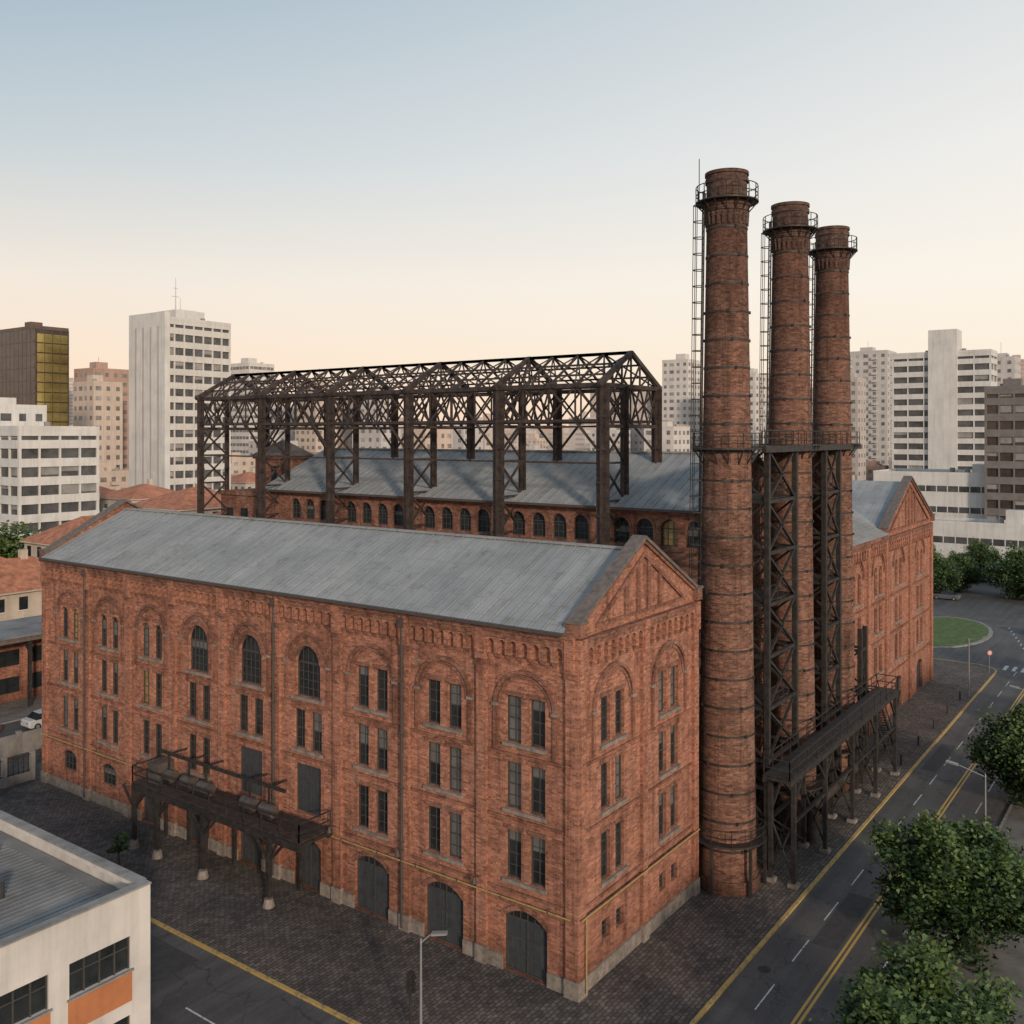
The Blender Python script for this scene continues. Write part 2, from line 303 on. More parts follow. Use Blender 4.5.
TM=[brick,brick_d,stone,coping,dark]

# ================================================================ FACTORY (front range)
L=49.9; W=13.5; H=18.0; AP=21.9
fac=empty('brick_factory_building',(W/2,L/2,0))
wl=MB(); wn=MB(); tr=MB()
F=FA(0); ops=[]
for i in range(9):
    c=3.1+5.38*i; rows=[(8.5,10.9)]
    if i in (3,4,5): ops.append((c-1.08,c+1.08,11.7,14.85,1.08,'arch')); ring(tr,F,c,13.77,1.08,1.36,.09,1); fbox(tr,F,c-1.4,c+1.4,11.5,11.68,0,.13,2)
    elif i>=6: ops+=pair(c,11.9,14.3,.46); rows.append((11.9,14.45))
    else: ops+=pair(c,11.9,14.3); rows.append((11.9,14.3))
    ops+=pair(c,8.5,10.9)
    if i in (3,4): ops.append((c-1.15,c+1.15,4.62,7.6,0,'door'))
    else: ops+=pair(c,4.9,7.4); rows.append((4.9,7.4))
    if i<=2: ops.append((c-1.35,c+1.35,.14,3.45,.6,'door'))
    elif i<=6: ops.append((c-1.15,c+1.15,.14,3.2,.5,'door'))
    else: ops.append((c-1.0,c+1.0,1.7,3.3,.45,'arch'))
    if i<=2: ring(tr,F,c,3.45-1.8,1.80,2.06,.07,1,a0=42,a1=138)
    trimbay(tr,F,c,rows,None)
wall(wl,F,0,L,0,H,ops)
for o in ops: fillop(wn,F,o)
def pil(u0,u1,z1=16.0): 
    fbox(tr,F,u0,u1,1.0,z1,0,.2,0); fbox(tr,F,u0-.05,u1+.05,0,1.0,0,.28,2); fbox(tr,F,u0-.04,u1+.04,z1-.3,z1,0,.24,1)
for k in range(8): pil(5.79+5.38*k-.32,5.79+5.38*k+.32)
pil(0.0,.55); pil(L-.6,L)
segs=[.55]+[x for k in range(8) for x in (5.79+5.38*k-.32,5.79+5.38*k+.32)]+[L-.6]
for a,b2 in zip(segs[::2],segs[1::2]):
    ds=sorted([(o[0],o[1]) for o in ops if o[2]<.2 and a<o[0]<b2]); x=a+.05
    for d0,d1 in ds: fbox(tr,F,x,d0-.03,0,.85,0,.1,2); x=d1+.03
    fbox(tr,F,x,b2-.05,0,.85,0,.1,2)
    for z in (4.3,8.02,11.3): fbox(tr,F,a,b2,z-.07,z+.07,0,.085,1)
    fbox(tr,F,a,b2,3.66,3.9,0,.11,1)
    corbels(tr,F,a,b2,16.1)
fbox(tr,F,-.0,L,17.68,17.95,0,.46,1)
for k in range(8):
    u=5.79+5.38*k; fbox(tr,F,u-.32,u+.32,16.0,17.68,0,.33,0)
fbox(tr,F,0,.55,16.0,17.68,0,.33,0); fbox(tr,F,L-.6,L,16,17.68,0,.33,0)
F=FB(0); ops=[]
for c in (3.5,9.85):
    ops+=pair(c,11.9,14.3,w=.95)+pair(c,8.5,10.9,w=.95)+pair(c,4.9,7.4,w=.95)+pair(c,1.9,2.9,w=.8)
    trimbay(tr,F,c,[(11.9,14.3),(8.5,10.9),(4.9,7.4)],None,r=2.15,zc=13.75)
wall(wl,F,0,W,0,H-.35,ops)
for o in ops: fillop(wn,F,o)
for a,b2 in ((-.2,.55),(6.45,7.0),(W-.6,W)):
    fbox(tr,F,a,b2,1,16.0,0,.2,0); fbox(tr,F,a-.05,b2+.05,0,1,0,.26,2); fbox(tr,F,a,b2,16.0,17.65,0,.33,0)
for a,b2 in ((.55,6.45),(7.0,W-.6)):
    fbox(tr,F,a+.05,b2-.05,0,.85,0,.1,2)
    for z in (4.3,8.02,11.3): fbox(tr,F,a,b2,z-.07,z+.07,0,.085,1)
    fbox(tr,F,a,b2,3.66,3.9,0,.11,1); corbels(tr,F,a,b2,16.1)
gable(tr,F,W,H,AP,0,TM)
F2=FB2(L)
wl.quad((0,L,0),(W,L,0),(W,L,H-.35),(0,L,H-.35)); gable(tr,F2,W,H,AP,0,TM)
wl.quad((W,0,0),(W,L,0),(W,L,H-.1),(W,0,H-.1))
wl.build('walls',[brick],fac); wn.build('windows',WM,fac); tr.build('trim',TM,fac)
rf=MB()
e=.55; zr=21.35; ze=17.98; m_=W/2
for s in (-1,1):
    xe=m_+s*(m_+e); y0,y1=.5,L-.5
    rf.add([(m_,y0,zr),(m_,y1,zr),(xe,y1,ze),(xe,y0,ze),(m_,y0,zr-.12),(m_,y1,zr-.12),(xe,y1,ze-.12),(xe,y0,ze-.12)],[(0,1,2,3),(7,6,5,4),(2,6,7,3)],0)
    y=y0+.41
    while y<y1:
        rf.beam((m_,y,zr+.02),(xe,y,ze+.02),.04,.07,0); y+=.82
    rf.beam((xe+s*.08,y0,ze-.06),(xe+s*.08,y1,ze-.06),.2,.16,1)
rf.beam((m_,.5,zr+.05),(m_,L-.5,zr+.05),.35,.12,0)
rf.build('roof',[zinc,pipe],fac)
pp=MB()
for u in (11.27,22.03,43.55):
    pp.cyl((-.31,u,.3),(-.31,u,17.6),.075,n=8); pp.box(-.46,-.22,u-.15,u+.15,17.0,17.5)
    for z in range(2,17,3): pp.box(-.40,-.2,u-.11,u+.11,z,z+.06)
pp.cyl((-.33,.2,4.0),(-.33,L-.2,4.0),.045,n=8,m=1); pp.cyl((-.1,-.33,4.0),(W-.2,-.33,4.0),.045,n=8,m=1)
pp.cyl((.3,-.36,.3),(.3,-.36,4.0),.04,n=8,m=1)
for k in range(17): pp.cyl((-.2,1.5+k*2.9,4.0),(-.38,1.5+k*2.9,4.0),.05,n=6,m=0)
# wall lanterns beside the doors
for c in (5.79,11.17,16.55): pp.beam((-.2,c-.0,4.6),(-.75,c,4.75),.05); pp.cyl((-.75,c,4.45),(-.75,c,4.75),.16,.06,10,0)
pp.build('pipes_and_lanterns',[pipe,ypipe],fac)

# ================================================================ loading gantry on the front
def rail(mb,pts,h=1.05,w=.05,sp=1.0,m=0,x=False):
    for p,q in zip(pts,pts[1:]):
        p=Vector(p);q=Vector(q);n=max(1,int((q-p).length/sp))
        for k in range(n+1):
            c=p.lerp(q,k/n); mb.beam(c,c+Vector((0,0,h)),w,w,m)
            if x and k<n:
                c2=p.lerp(q,(k+1)/n); mb.beam(c+Vector((0,0,.05)),c2+Vector((0,0,h-.05)),w*.8,w*.8,m); mb.beam(c2+Vector((0,0,.05)),c+Vector((0,0,h-.05)),w*.8,w*.8,m)
        for hh in (.5,1): mb.beam(p+Vector((0,0,h*hh)),q+Vector((0,0,h*hh)),w*1.2,w*1.2,m)
g=empty('loading_gantry',(-1.4,25,0)); gm=MB()
z=4.45; a0=-2.85;b0=16.8;b1=33.2
gm.box(a0,-.35,b0,b1,z-.06,z,1)
for a in (a0,-.45): gm.beam((a,b0,z-.28),(a,b1,z-.28),.2,.42)
for k in range(17): gm.beam((a0,b0+k*1.0,z-.2),(-.35,b0+k*1.0,z-.2),.1,.2)
for b_ in (19.4,25.6,30.4,33.0):
    gm.beam((a0,b_,.7),(a0,b_,z-.4),.26); gm.beam((a0,b_,.7),(a0,b_,z-.4),.36,.08)
    gm.beam((a0,b_,z-1.7),(a0,b_-1.3,z-.4),.14); gm.beam((a0,b_,z-1.7),(a0,b_+1.3,z-.4),.14); gm.beam((a0,b_,z-1.5),(a0+1.1,b_,z-.4),.12)
    gm.cyl((a0,b_,.12),(a0,b_,.6),.36,.26,10,2)
    gm.beam((-.45,b_,.1),(-.45,b_,z-.4),.2)
rail(gm,[(-.45,b0,z),(a0,b0,z),(a0,b1,z),(-.45,b1,z)],1.1,.06,1.6,0,False)
for b_ in (20.5,22.3,26.6,28.4,30.6):
    gm.cyl((-1.5,b_,z+.5),(-1.5,b_+1.1,z+.5),.38,n=14,m=3); gm.box(-1.9,-1.1,b_+.1,b_+.9,z,z+.2)
    gm.beam((-1.5,b_+.5,z+.8),(-1.5,b_+.5,z+2.0),.1); gm.beam((-1.5,b_+.5,z+1.9),(-.1,b_+.5,z+1.9),.1)
gm.beam((-1.5,19.5,z+1.95),(-1.5,32,z+1.95),.12,.2)
gm.box(-2.2,-.9,31.4,32.4,z,z+1.3,3)
gm.build('steelwork',[steel,rust,stone,M('machinery_paint',(.085,.07,.062),.6,.4,2)],g)

# ================================================================ hall behind
hall=empty('brick_machine_hall',(30,26,0)); wl=MB();wn=MB();tr=MB()
a0,a1,b0,b1=22,38,3,49.5; ze=22.5; zr=26.2; F=FA(a0); ops=[]
for k in range(5):
    c0=6.0+9.35*k
    for j in (-1,0,1,2) if k<4 else (-1,0,1):
        c=c0+j*1.95
        if c>b0+1 and c<b1-1: ops.append((c-.66,c+.66,19.7,21.6,.66,'arch')); ring(tr,F,c,20.94,.66,.86,.07,1)
wall(wl,F,b0,b1,0,ze,ops); [fillop(wn,F,o) for o in ops]
fbox(tr,F,b0,b1,19.35,19.5,0,.1,1); fbox(tr,F,b0,b1,22.0,22.45,0,.25,1)
for k in range(6): fbox(tr,F,3+9.3*k-.25,3+9.3*k+.25,17,22,0,.15,0)
for y in (b0,b1): wl.add([(a0,y,0),(a1,y,0),(a1,y,ze),((a0+a1)/2,y,zr-.1),(a0,y,ze)],[(0,1,2,3,4)],0)
wl.quad((a1,b0,0),(a1,b1,0),(a1,b1,ze),(a1,b0,ze))
m_=(a0+a1)/2
for s in (-1,1):
    xe=m_+s*(8+.6); tr.add([(m_,b0-.4,zr),(m_,b1+.4,zr),(xe,b1+.4,ze-.1),(xe,b0-.4,ze-.1),(m_,b0-.4,zr-.15),(m_,b1+.4,zr-.15),(xe,b1+.4,ze-.25),(xe,b0-.4,ze-.25)],[(0,1,2,3),(4,5,6,7),(2,6,7,3),(0,3,7,4),(1,2,6,5)],5)
    y=b0
    while y<b1: tr.beam((m_,y,zr+.02),(xe,y,ze-.08),.04,.07,5); y+=.82
    tr.beam((xe+s*.1,b0-.4,ze-.2),(xe+s*.1,b1+.4,ze-.2),.2,.18,6)
tr.beam((m_,b0-.4,zr+.05),(m_,b1+.4,zr+.05),.4,.14,5)
brick_h=BR('brick_hall',(.34,.15,.095),(.20,.085,.058),(.24,.19,.16))
wl.build('walls',[brick_h],hall); wn.build('windows',WM,hall); tr.build('roof_and_trim',[brick_h]+TM[1:]+[zinc,pipe],hall)
an=MB()
an.box(23,31,50.4,58,0,21.5,0); an.box(22.8,31.2,50.2,58.2,21.5,21.9,1); an.box(25,29,51,55,21.9,25.2,0); an.box(24.8,29.2,50.8,55.2,25.2,25.5,1)
an.add([(24.6,50.6,25.5),(29.4,50.6,25.5),(29.4,55.4,25.5),(24.6,55.4,25.5),(27,53,27.2)],[(0,1,4),(1,2,4),(2,3,4),(3,0,4)],2)
for b_ in (51.8,54.2,56.5): an.box(22.93,23.0,b_-.5,b_+.5,18.2,20.2,3)
for b_ in (52,53.8): an.box(24.93,25,b_-.4,b_+.4,22.8,24.5,3)
an.build('brick_annex_tower',[brick_h,brick_d,coping,glass])
gp=MB(); gp.box(14.2,21.8,3,49,0,12.5,0); gp.build('courtyard_shed',[zinc])

# ================================================================ steel truss frame over hall
st=empty('steel_truss_frame',(24,34,0)); sm=MB()
A=20.0;Bq=23.2;C=28.4;apx=24.2;ZE=31.3;ZA=33.9;ZB=28.3
ys=[57.3,47.9,38.5,29.1,19.7,10.3]
def X(p,q,r,s_,w): sm.beam(p,r,w); sm.beam(q,s_,w)
for y in ys:
    for a,w in ((A,.55),(Bq,.36),(C,.46)):
        zb=0 if a==A else (15 if y>50 else 21)
        sm.beam((a,y,zb),(a,y,ZE),w*.35,w)
        for o in (-w/2,w/2): sm.beam((a+0,y+o,zb),(a,y+o,ZE),w,.06)
        zz=17
        while zz<ZE-.5: sm.beam((a-w/2-.02,y,zz),(a+w/2+.02,y,zz),w+.06,.1); zz+=2.4   # splice plates
    zz=[17,20,22.8,25.6,28.3,31.2]
    for z0,z1 in zip(zz,zz[1:]):
        sm.beam((A,y,z0),(Bq,y,z1),.14); sm.beam((Bq,y,z0),(A,y,z1),.14); sm.beam((A,y,z1),(Bq,y,z1),.16)
    sm.beam((A-.4,y,ZE),(C+.4,y,ZE),.26,.32); sm.beam((A,y,ZB),(C,y,ZB),.2,.27)
    sm.beam((A-.6,y,ZE),(apx,y,ZA),.28,.34); sm.beam((C+.6,y,ZE),(apx,y,ZA),.28,.34)
    n=6
    zt=lambda a: ZE+(ZA-ZE)*(1-abs(a-apx)/((apx-A) if a<apx else (C-apx)))
    for k in range(n):
        p0=A+(C-A)*k/n;p1=A+(C-A)*(k+1)/n
        sm.beam((p0,y,ZB),(p1,y,ZE),.12); sm.beam((p0,y,ZE),(p1,y,ZB),.12)
        if 0<k: sm.beam((p0,y,ZE),(p0,y,zt(p0)),.12)
        sm.beam((p0,y,ZE),(p1,y,zt(p1)),.11)
for y0,y1 in zip(ys,ys[1:]):
    for a in (A,C,Bq):
        w=.3 if a!=Bq else .18
        sm.beam((a,y0,ZE),(a,y1,ZE),w,w*1.1)
        if a!=Bq:
            sm.beam((a,y0,ZB+.4),(a,y1,ZB+.4),.22)
            for k in range(4):
                q0=y0+(y1-y0)*k/4;q1=y0+(y1-y0)*(k+1)/4; X((a,q0,ZB+.4),(a,q1,ZB+.4),(a,q1,ZE),(a,q0,ZE),.12); sm.beam((a,q1,ZB+.4),(a,q1,ZE),.11)
            sm.beam((a,y0,ZB-2.2),(a,y0+(y1-y0)*.25,ZB+.4),.16); sm.beam((a,y1,ZB-2.2),(a,y1-(y1-y0)*.25,ZB+.4),.16)
    sm.beam((A,y0,25.6),(A,y1,25.6),.14)
    for f in (.33,.66,1):
        for s,E in ((0,A),(1,C)):
            a=E+(apx-E)*f; z=ZE+(ZA-ZE)*f; sm.beam((a,y0,z),(a,y1,z),.24 if f==1 else .15)
    for E in (A,C):
        for k in range(4):
            q0=y0+(y1-y0)*k/4;q1=y0+(y1-y0)*(k+1)/4
            X((E,q0,ZE),(E,q1,ZE),(apx,q1,ZA),(apx,q0,ZA),.10)
            sm.beam((E,q1,ZE),(apx,q1,ZA),.15)
    X((A,y0,ZB),(C,y0,ZB),(C,y1,ZB),(A,y1,ZB),.12)
sm.build('steelwork',[rust],st)
# ================================================================ rear wing with gable on road
rw=empty('brick_warehouse_wing',(60,9,0)); wl=MB();wn=MB();tr=MB(); F=FB(0); ops=[]
HA=18.2
for i,c in enumerate((46.6,53.6,61.0,69.9)):
    ops+=pair(c,12.6,15.2,.46,w=1.0,g=.85)+pair(c,9,11.4,w=1.0,g=.85)+pair(c,5.2,7.7,w=1.0,g=.85)
    ops.append((c-1.3,c+1.3,.14,3.4,.6,'door'))
    ring(tr,F,c,14.6,2.0,2.25,.12,1); ring(tr,F,c,14.6,1.7,1.85,.06,1)
    for z in (12.4,8.8,5.0): fbox(tr,F,c-1.6,c+1.6,z,z+.18,0,.13,2)
wall(wl,F,40,75.5,0,HA-.35,ops); [fillop(wn,F,o) for o in ops]
for u in (40.4,50.1,56.3,65.4,75.1): fbox(tr,F,u-.4,u+.4,0,HA-.4,0,.2,0)
for a,b2 in ((40.8,49.7),(50.5,55.9),(56.7,65.0),(65.8,74.7)):
    corbels(tr,F,a,b2,16.2,step=.8)
    for z in (4.3,8.2,11.9): fbox(tr,F,a,b2,z-.08,z+.08,0,.1,1)
gable(tr,F,19.6,HA,23.1,0,TM,u0=55.9)
wl.quad((75.5,0,0),(75.5,20,0),(75.5,20,HA),(75.5,0,HA)); wl.quad((40,0,0),(40,20,0),(40,20,HA),(40,0,HA)); wl.quad((40,20,0),(75.5,20,0),(75.5,20,HA),(40,20,HA))
wl.add([(55.9,20,HA),(75.5,20,HA),(65.7,20,22.7)],[(0,1,2)])
wl.add([(40,0,HA-.35),(40,20,HA-.35),(40,10,22.5)],[(0,1,2)])
tr.add([(65.7,.5,22.75),(65.7,20.3,22.75),(75.9,20.3,HA),(75.9,.5,HA)],[(0,1,2,3)],5); tr.add([(65.7,.5,22.75),(65.7,20.3,22.75),(55.8,20.3,HA),(55.8,.5,HA)],[(0,1,2,3)],5)
tr.add([(39.6,-.5,HA-.1),(55.9,-.5,HA-.1),(65.5,10,22.6),(39.6,10,22.6)],[(0,1,2,3)],5); tr.add([(39.6,20.5,HA-.1),(55.9,20.5,HA-.1),(65.5,10,22.6),(39.6,10,22.6)],[(0,1,2,3)],5)
x=40
while x<56: tr.beam((x,-.5,HA-.06),(x,10,22.64),.04,.07,5); x+=.82
fbox(tr,F,39.7,55.8,HA-.45,HA-.12,0,.45,1)
wl.build('walls',[brick],rw); wn.build('windows',WM,rw); tr.build('roof_and_trim',TM+[zinc],rw)

# ================================================================ chimneys
def chimney(cx,cy,sz=1.0):
    ch=empty('brick_chimney',(cx,cy,0)); mb=MB(); sm=MB(); n=48
    prof=[(0,2.0),(.9,2.0),(.9001,1.88),(1.3,1.80),(14,1.60),(27,1.46),(41.2,1.22)]
    for (z0,r0),(z1,r1) in zip(prof,prof[1:]): mb.cyl((cx,cy,z0),(cx,cy,z1),r0,r1,n,0,False)
    prof2=[(41.2,1.22),(41.2,1.29),(41.55,1.29),(41.55,1.36),(41.85,1.36),(41.85,1.43),(42.12,1.43),(42.12,1.24),(43.35,1.22),(43.35,1.31),(43.6,1.31),(43.6,1.25),(43.8,1.25),(43.8,1.33),(44.0,1.33),(44.0,.95),(43.2,.95)]
    for (z0,r0),(z1,r1) in zip(prof2,prof2[1:]):
        vs=[]
        for i in range(n):
            a=2*math.pi*i/n; vs+=[(cx+r0*math.cos(a),cy+r0*math.sin(a),z0),(cx+r1*math.cos(a),cy+r1*math.sin(a),z1)]
        mb.add(vs,[(2*i,2*((i+1)%n),2*((i+1)%n)+1,2*i+1) for i in range(n)],1)
    mb.cyl((cx,cy,43.2),(cx,cy,43.22),.95,.95,24,2)
    for i in range(24):
        a=2*math.pi*i/24; p=lambda r,z:(cx+r*math.cos(a),cy+r*math.sin(a),z); mb.beam(p(1.22,40.7),p(1.27,41.5),.13,.2,1)
    def rr(z):
        for (z0,r0),(z1,r1) in zip(prof,prof[1:]):
            if z0<=z<=z1: return r0+(r1-r0)*(z-z0)/(z1-z0)
        return 1.3
    z=2.6
    while z<41:
        r=rr(z)+.035; sm.cyl((cx,cy,z),(cx,cy,z+.12),r,r,n,0)
        for i in range(4):
            a=1.1+i*math.pi/2+int(z)*.7; sm.box(cx+r*math.cos(a)-.07,cx+r*math.cos(a)+.07,cy+r*math.sin(a)-.07,cy+r*math.sin(a)+.07,z-.03,z+.15)
        z+=1.72
    sm.cyl((cx,cy,42.13),(cx,cy,42.2),1.92,1.92,n,0)
    for i in range(16):
        a=2*math.pi*i/16; c,s=math.cos(a),math.sin(a); sm.beam((cx+1.87*c,cy+1.87*s,42.2),(cx+1.87*c,cy+1.87*s,43.15),.045); sm.beam((cx+1.3*c,cy+1.3*s,41.5),(cx+1.87*c,cy+1.87*s,42.15),.06)
    for zz in (42.65,43.15): sm.ringpoly((cx,cy),1.87,zz,.045)
    dx,dy=-SN,CS; tx,ty=-dy,dx
    for s in (-.22,.22):
        sm.beam((cx+dx*(rr(5)+.12)+tx*s,cy+dy*(rr(5)+.12)+ty*s,5),(cx+dx*1.42+tx*s,cy+dy*1.42+ty*s,42.9),.06)
    z=5.2
    while z<43:
        r=rr(5)+.12+(1.42-rr(5)-.12)*(z-5)/38; sm.beam((cx+dx*r-tx*.22,cy+dy*r-ty*.22,z),(cx+dx*r+tx*.22,cy+dy*r+ty*.22,z),.035); z+=.4
    z=7; hs=[]
    while z<43:
        r=rr(5)+.12+(1.42-rr(5)-.12)*(z-5)/38; pts=[]
        for k in range(9):
            t_=math.pi*k/8; pts.append((cx+dx*(r+.62*math.sin(t_))+tx*.36*math.cos(t_),cy+dy*(r+.62*math.sin(t_))+ty*.36*math.cos(t_),z))
        for p,q in zip(pts,pts[1:]): sm.beam(p,q,.05)
        hs.append(pts); z+=1.0
    for p,q in zip(hs,hs[1:]):
        for k in (0,2,4,6,8): sm.beam(p[k],q[k],.035)
    sm.cyl((cx,cy,26.9),(cx,cy,27.0),2.1,2.1,n,0)
    for i in range(14):
        a=2*math.pi*i/14;c,s=math.cos(a),math.sin(a); sm.beam((cx+2.05*c,cy+2.05*s,27),(cx+2.05*c,cy+2.05*s,27.9),.045); sm.beam((cx+1.45*c,cy+1.45*s,26),(cx+2.05*c,cy+2.05*s,26.9),.07)
    for zz in (27.45,27.9): sm.ringpoly((cx,cy),2.05,zz,.045)
    sm.cyl((cx,cy,3.1),(cx,cy,3.2),2.4,2.4,n,0)
    for i in range(12):
        a=2*math.pi*i/12;c,s=math.cos(a),math.sin(a); sm.beam((cx+2.35*c,cy+2.35*s,3.2),(cx+2.35*c,cy+2.35*s,4.1),.045)
        if i%2==0: sm.beam((cx+2.3*c,cy+2.3*s,.12),(cx+2.3*c,cy+2.3*s,3.1),.16)
    for zz in (3.65,4.1): sm.ringpoly((cx,cy),2.35,zz,.045)
    mb.build('shaft',[brick_ch,brick_cap,dark],ch,uv='cyl',cyl=(cx,cy,1.5)); sm.build('steel_fittings',[steel],ch,uv=None)
    if cx<16:
        r_=MB(); r_.cyl((cx+dx*1.7,cy+dy*1.7,42.1),(cx+dx*1.7,cy+dy*1.7,44.9),.03,n=6); r_.build('lightning_rod',[steel],ch)
    ch.scale=(1,1,sz)
    return ch
chimney(15.8,-1.0,.995); chimney(27.0,-1.0); chimney(36.5,-1.0)

tw=empty('steel_service_tower',(26,-1,0)); sm=MB()
lev=[0,3.2,6.9,10.2,13.5,16.8,20.1,23.4,26.8]
for xs in ((18.9,24.0),(30.2,33.6),(39.2,40.6)):
    zmx=26.8 if xs[0]<39 else 12
    for x in xs:
        for y in (-2.4,1.6): sm.beam((x,y,0),(x,y,zmx),.34,.34)
    for z0,z1 in zip(lev,lev[1:]):
        if z1>zmx: break
        for y in (-2.4,1.6): sm.beam((xs[0],y,z0),(xs[1],y,z1),.15); sm.beam((xs[1],y,z0),(xs[0],y,z1),.15); sm.beam((xs[0],y,z1),(xs[1],y,z1),.22)
        for x in xs: sm.beam((x,-2.4,z0),(x,1.6,z1),.13); sm.beam((x,1.6,z0),(x,-2.4,z1),.13); sm.beam((x,-2.4,z1),(x,1.6,z1),.2)
for y in (-2.7,1.9): sm.beam((17.5,y,26.75),(38,y,26.75),.3,.4)
sm.box(17.7,25.2,-2.7,1.9,26.86,26.93); sm.box(28.9,34.7,-2.7,1.9,26.86,26.93)
rail(sm,[(17.7,-2.7,26.95),(25,-2.7,26.95)],1.0,.05,1.2); rail(sm,[(28.9,-2.7,26.95),(34.6,-2.7,26.95)],1.0,.05,1.2)
for z in (10.2,16.8,23.4):
    sm.box(18.9,24,-2.2,1.4,z+.12,z+.18); sm.box(30.2,33.6,-2.2,1.4,z+.12,z+.18)
    rail(sm,[(18.9,-2.3,z+.2),(24,-2.3,z+.2)],.95,.045,1.0); rail(sm,[(30.2,-2.3,z+.2),(33.6,-2.3,z+.2)],.95,.045,1.0)
sm.cyl((20.5,.2,0),(20.5,.2,25),.55,n=16,m=1); sm.cyl((22.6,.6,0),(22.6,.6,22),.4,n=16,m=1); sm.cyl((31.8,.3,0),(31.8,.3,24),.6,n=16,m=1)
sm.build('steelwork',[steel,rust],tw)
wk=empty('steel_walkway',(29,-3.9,0)); sm=MB(); z=6.9
sm.box(16.5,41.5,-4.7,-3.1,z,z+.07)
for y in (-4.7,-3.1): sm.beam((16.5,y,z-.2),(41.5,y,z-.2),.18,.4)
for k in range(26): sm.beam((16.5+k,-4.7,z-.12),(16.5+k,-3.1,z-.12),.1,.18)
rail(sm,[(16.5,-3.1,z),(16.5,-4.7,z),(41.5,-4.7,z),(41.5,-3.1,z)],1.1,.055,1.6,0,False); rail(sm,[(18,-3.1,z),(41.5,-3.1,z)],1.1,.05,1.5)
for x in (17.5,23.5,29.5,35.5,41.2):
    for y in (-4.6,-3.15): sm.beam((x,y,.12),(x,y,z-.3),.26); sm.box(x-.3,x+.3,y-.3,y+.3,.12,.35,2)
    sm.beam((x,-4.6,4.9),(x+1.6,-4.6,z-.35),.13); sm.beam((x,-4.6,4.9),(x-1.6 if x>18 else x,-4.6,z-.35),.13)
    sm.beam((x,-4.6,.5),(x,-3.15,4),.1); sm.beam((x,-3.15,.5),(x,-4.6,4),.1)
for x0 in (17.5,23.5,29.5,35.5): sm.beam((x0,-4.6,4.0),(x0+6,-4.6,4.0),.16); sm.beam((x0,-3.15,4),(x0+6,-3.15,.6),.1)
for y in (-3.0,-2.2): sm.beam((41.5,y,z),(47.5,y,.3),.12,.25)
for k in range(24): sm.box(41.5+k*.25,41.75+k*.25,-3.0,-2.2,z-.05-k*.275,z-k*.275)
sm.beam((41.5,-3.0,z+1),(47.5,-3.0,1.3),.06)
sm.cyl((24.5,-3.4,2.4),(34,-3.4,2.4),.35,n=14,m=1); sm.cyl((24.5,-3.4,2.4),(24.5,-3.4,.1),.35,n=14,m=1)
sm.build('steelwork',[steel,rust,stone],wk)

# ================================================================ ground / roads
def sheet(name,pts,z,mat): 
    mb=MB(); mb.add([(x,y,z) for x,y in pts],[tuple(range(len(pts)))]); return mb.build(name,[mat])
S=7000
sheet('ground',[(-S,-S),(S,-S),(S,S),(-S,S)],0,cityg)
rd=MB()
def rq(x0,x1,y0,y1,z,m=0): rd.quad((x0,y0,z),(x1,y0,z),(x1,y1,z),(x0,y1,z),m)
rq(-15.2,-7.8,-120,260,.004); rq(-7.8,86,-13.2,-5.5,.004); rq(86,140,-45,62,.004); rq(-160,-15.2,-13.2,-5.5,.004); rq(140,420,-13.2,4,.004)
rd.build('road',[asp])
mk=MB()
def mq(x0,x1,y0,y1,m): mk.quad((x0,y0,.008),(x1,y0,.008),(x1,y1,.008),(x0,y1,.008),m)
for y in (-9.14,-9.40): mq(-3,84,y-.07,y+.07,1)
x=-6
while x<84: mq(x,x+2.6,-7.35,-7.27,0); mq(x+1,x+3.6,-11.4,-11.32,0); x+=5.2
y=-100
while y<250:
    if not -14<y<-5: mq(-11.6,-11.5,y,y+3,0)
    y+=7
for k in range(8): mq(85+0,87.5,-12.8+k*.95,-12.4+k*.95,0)
for k in range(10): mq(92+k*2.2,93.2+k*2.2,-8+k*.6,-7.85+k*.6,0)
for cx_,cy_ in ((26,-8.4),(52,-10.5),(8,-6.4),(14,-10.7)): mk.cyl((cx_,cy_,.002),(cx_,cy_,.012),.34,.34,20,2)
mk.build('road_markings',[wpaint,ypaint,steel])
pt=MB()
for x0,x1,y0,y1 in ((12,19,-8.9,-7.5),(30,31.2,-9.0,-5.9),(44,52,-7.1,-5.9),(2,5,-12.8,-9.6),(58,66,-12.5,-10)): pt.quad((x0,y0,.0062),(x1,y0,.0062),(x1,y1,.0062),(x0,y1,.0062))
for y0,y1 in ((18,24),(5,7),(33,45)): pt.quad((-11,y0,.0062),(-8.6,y0,.0062),(-8.6,y1,.0062),(-11,y1,.0062))
pt.build('road_patches',[M('asphalt_patch',(.05,.048,.047),.85,.25,2)])
def rounded(x0,x1,y0,y1,r,n=8):
    P=[]
    for cx_,cy_,a0 in ((x1-r,y0+r,-90),(x1-r,y1-r,0),(x0+r,y1-r,90),(x0+r,y0+r,180)):
        for i in range(n+1): a=rad(a0+90*i/n); P.append((cx_+r*math.cos(a),cy_+r*math.sin(a)))
    return P
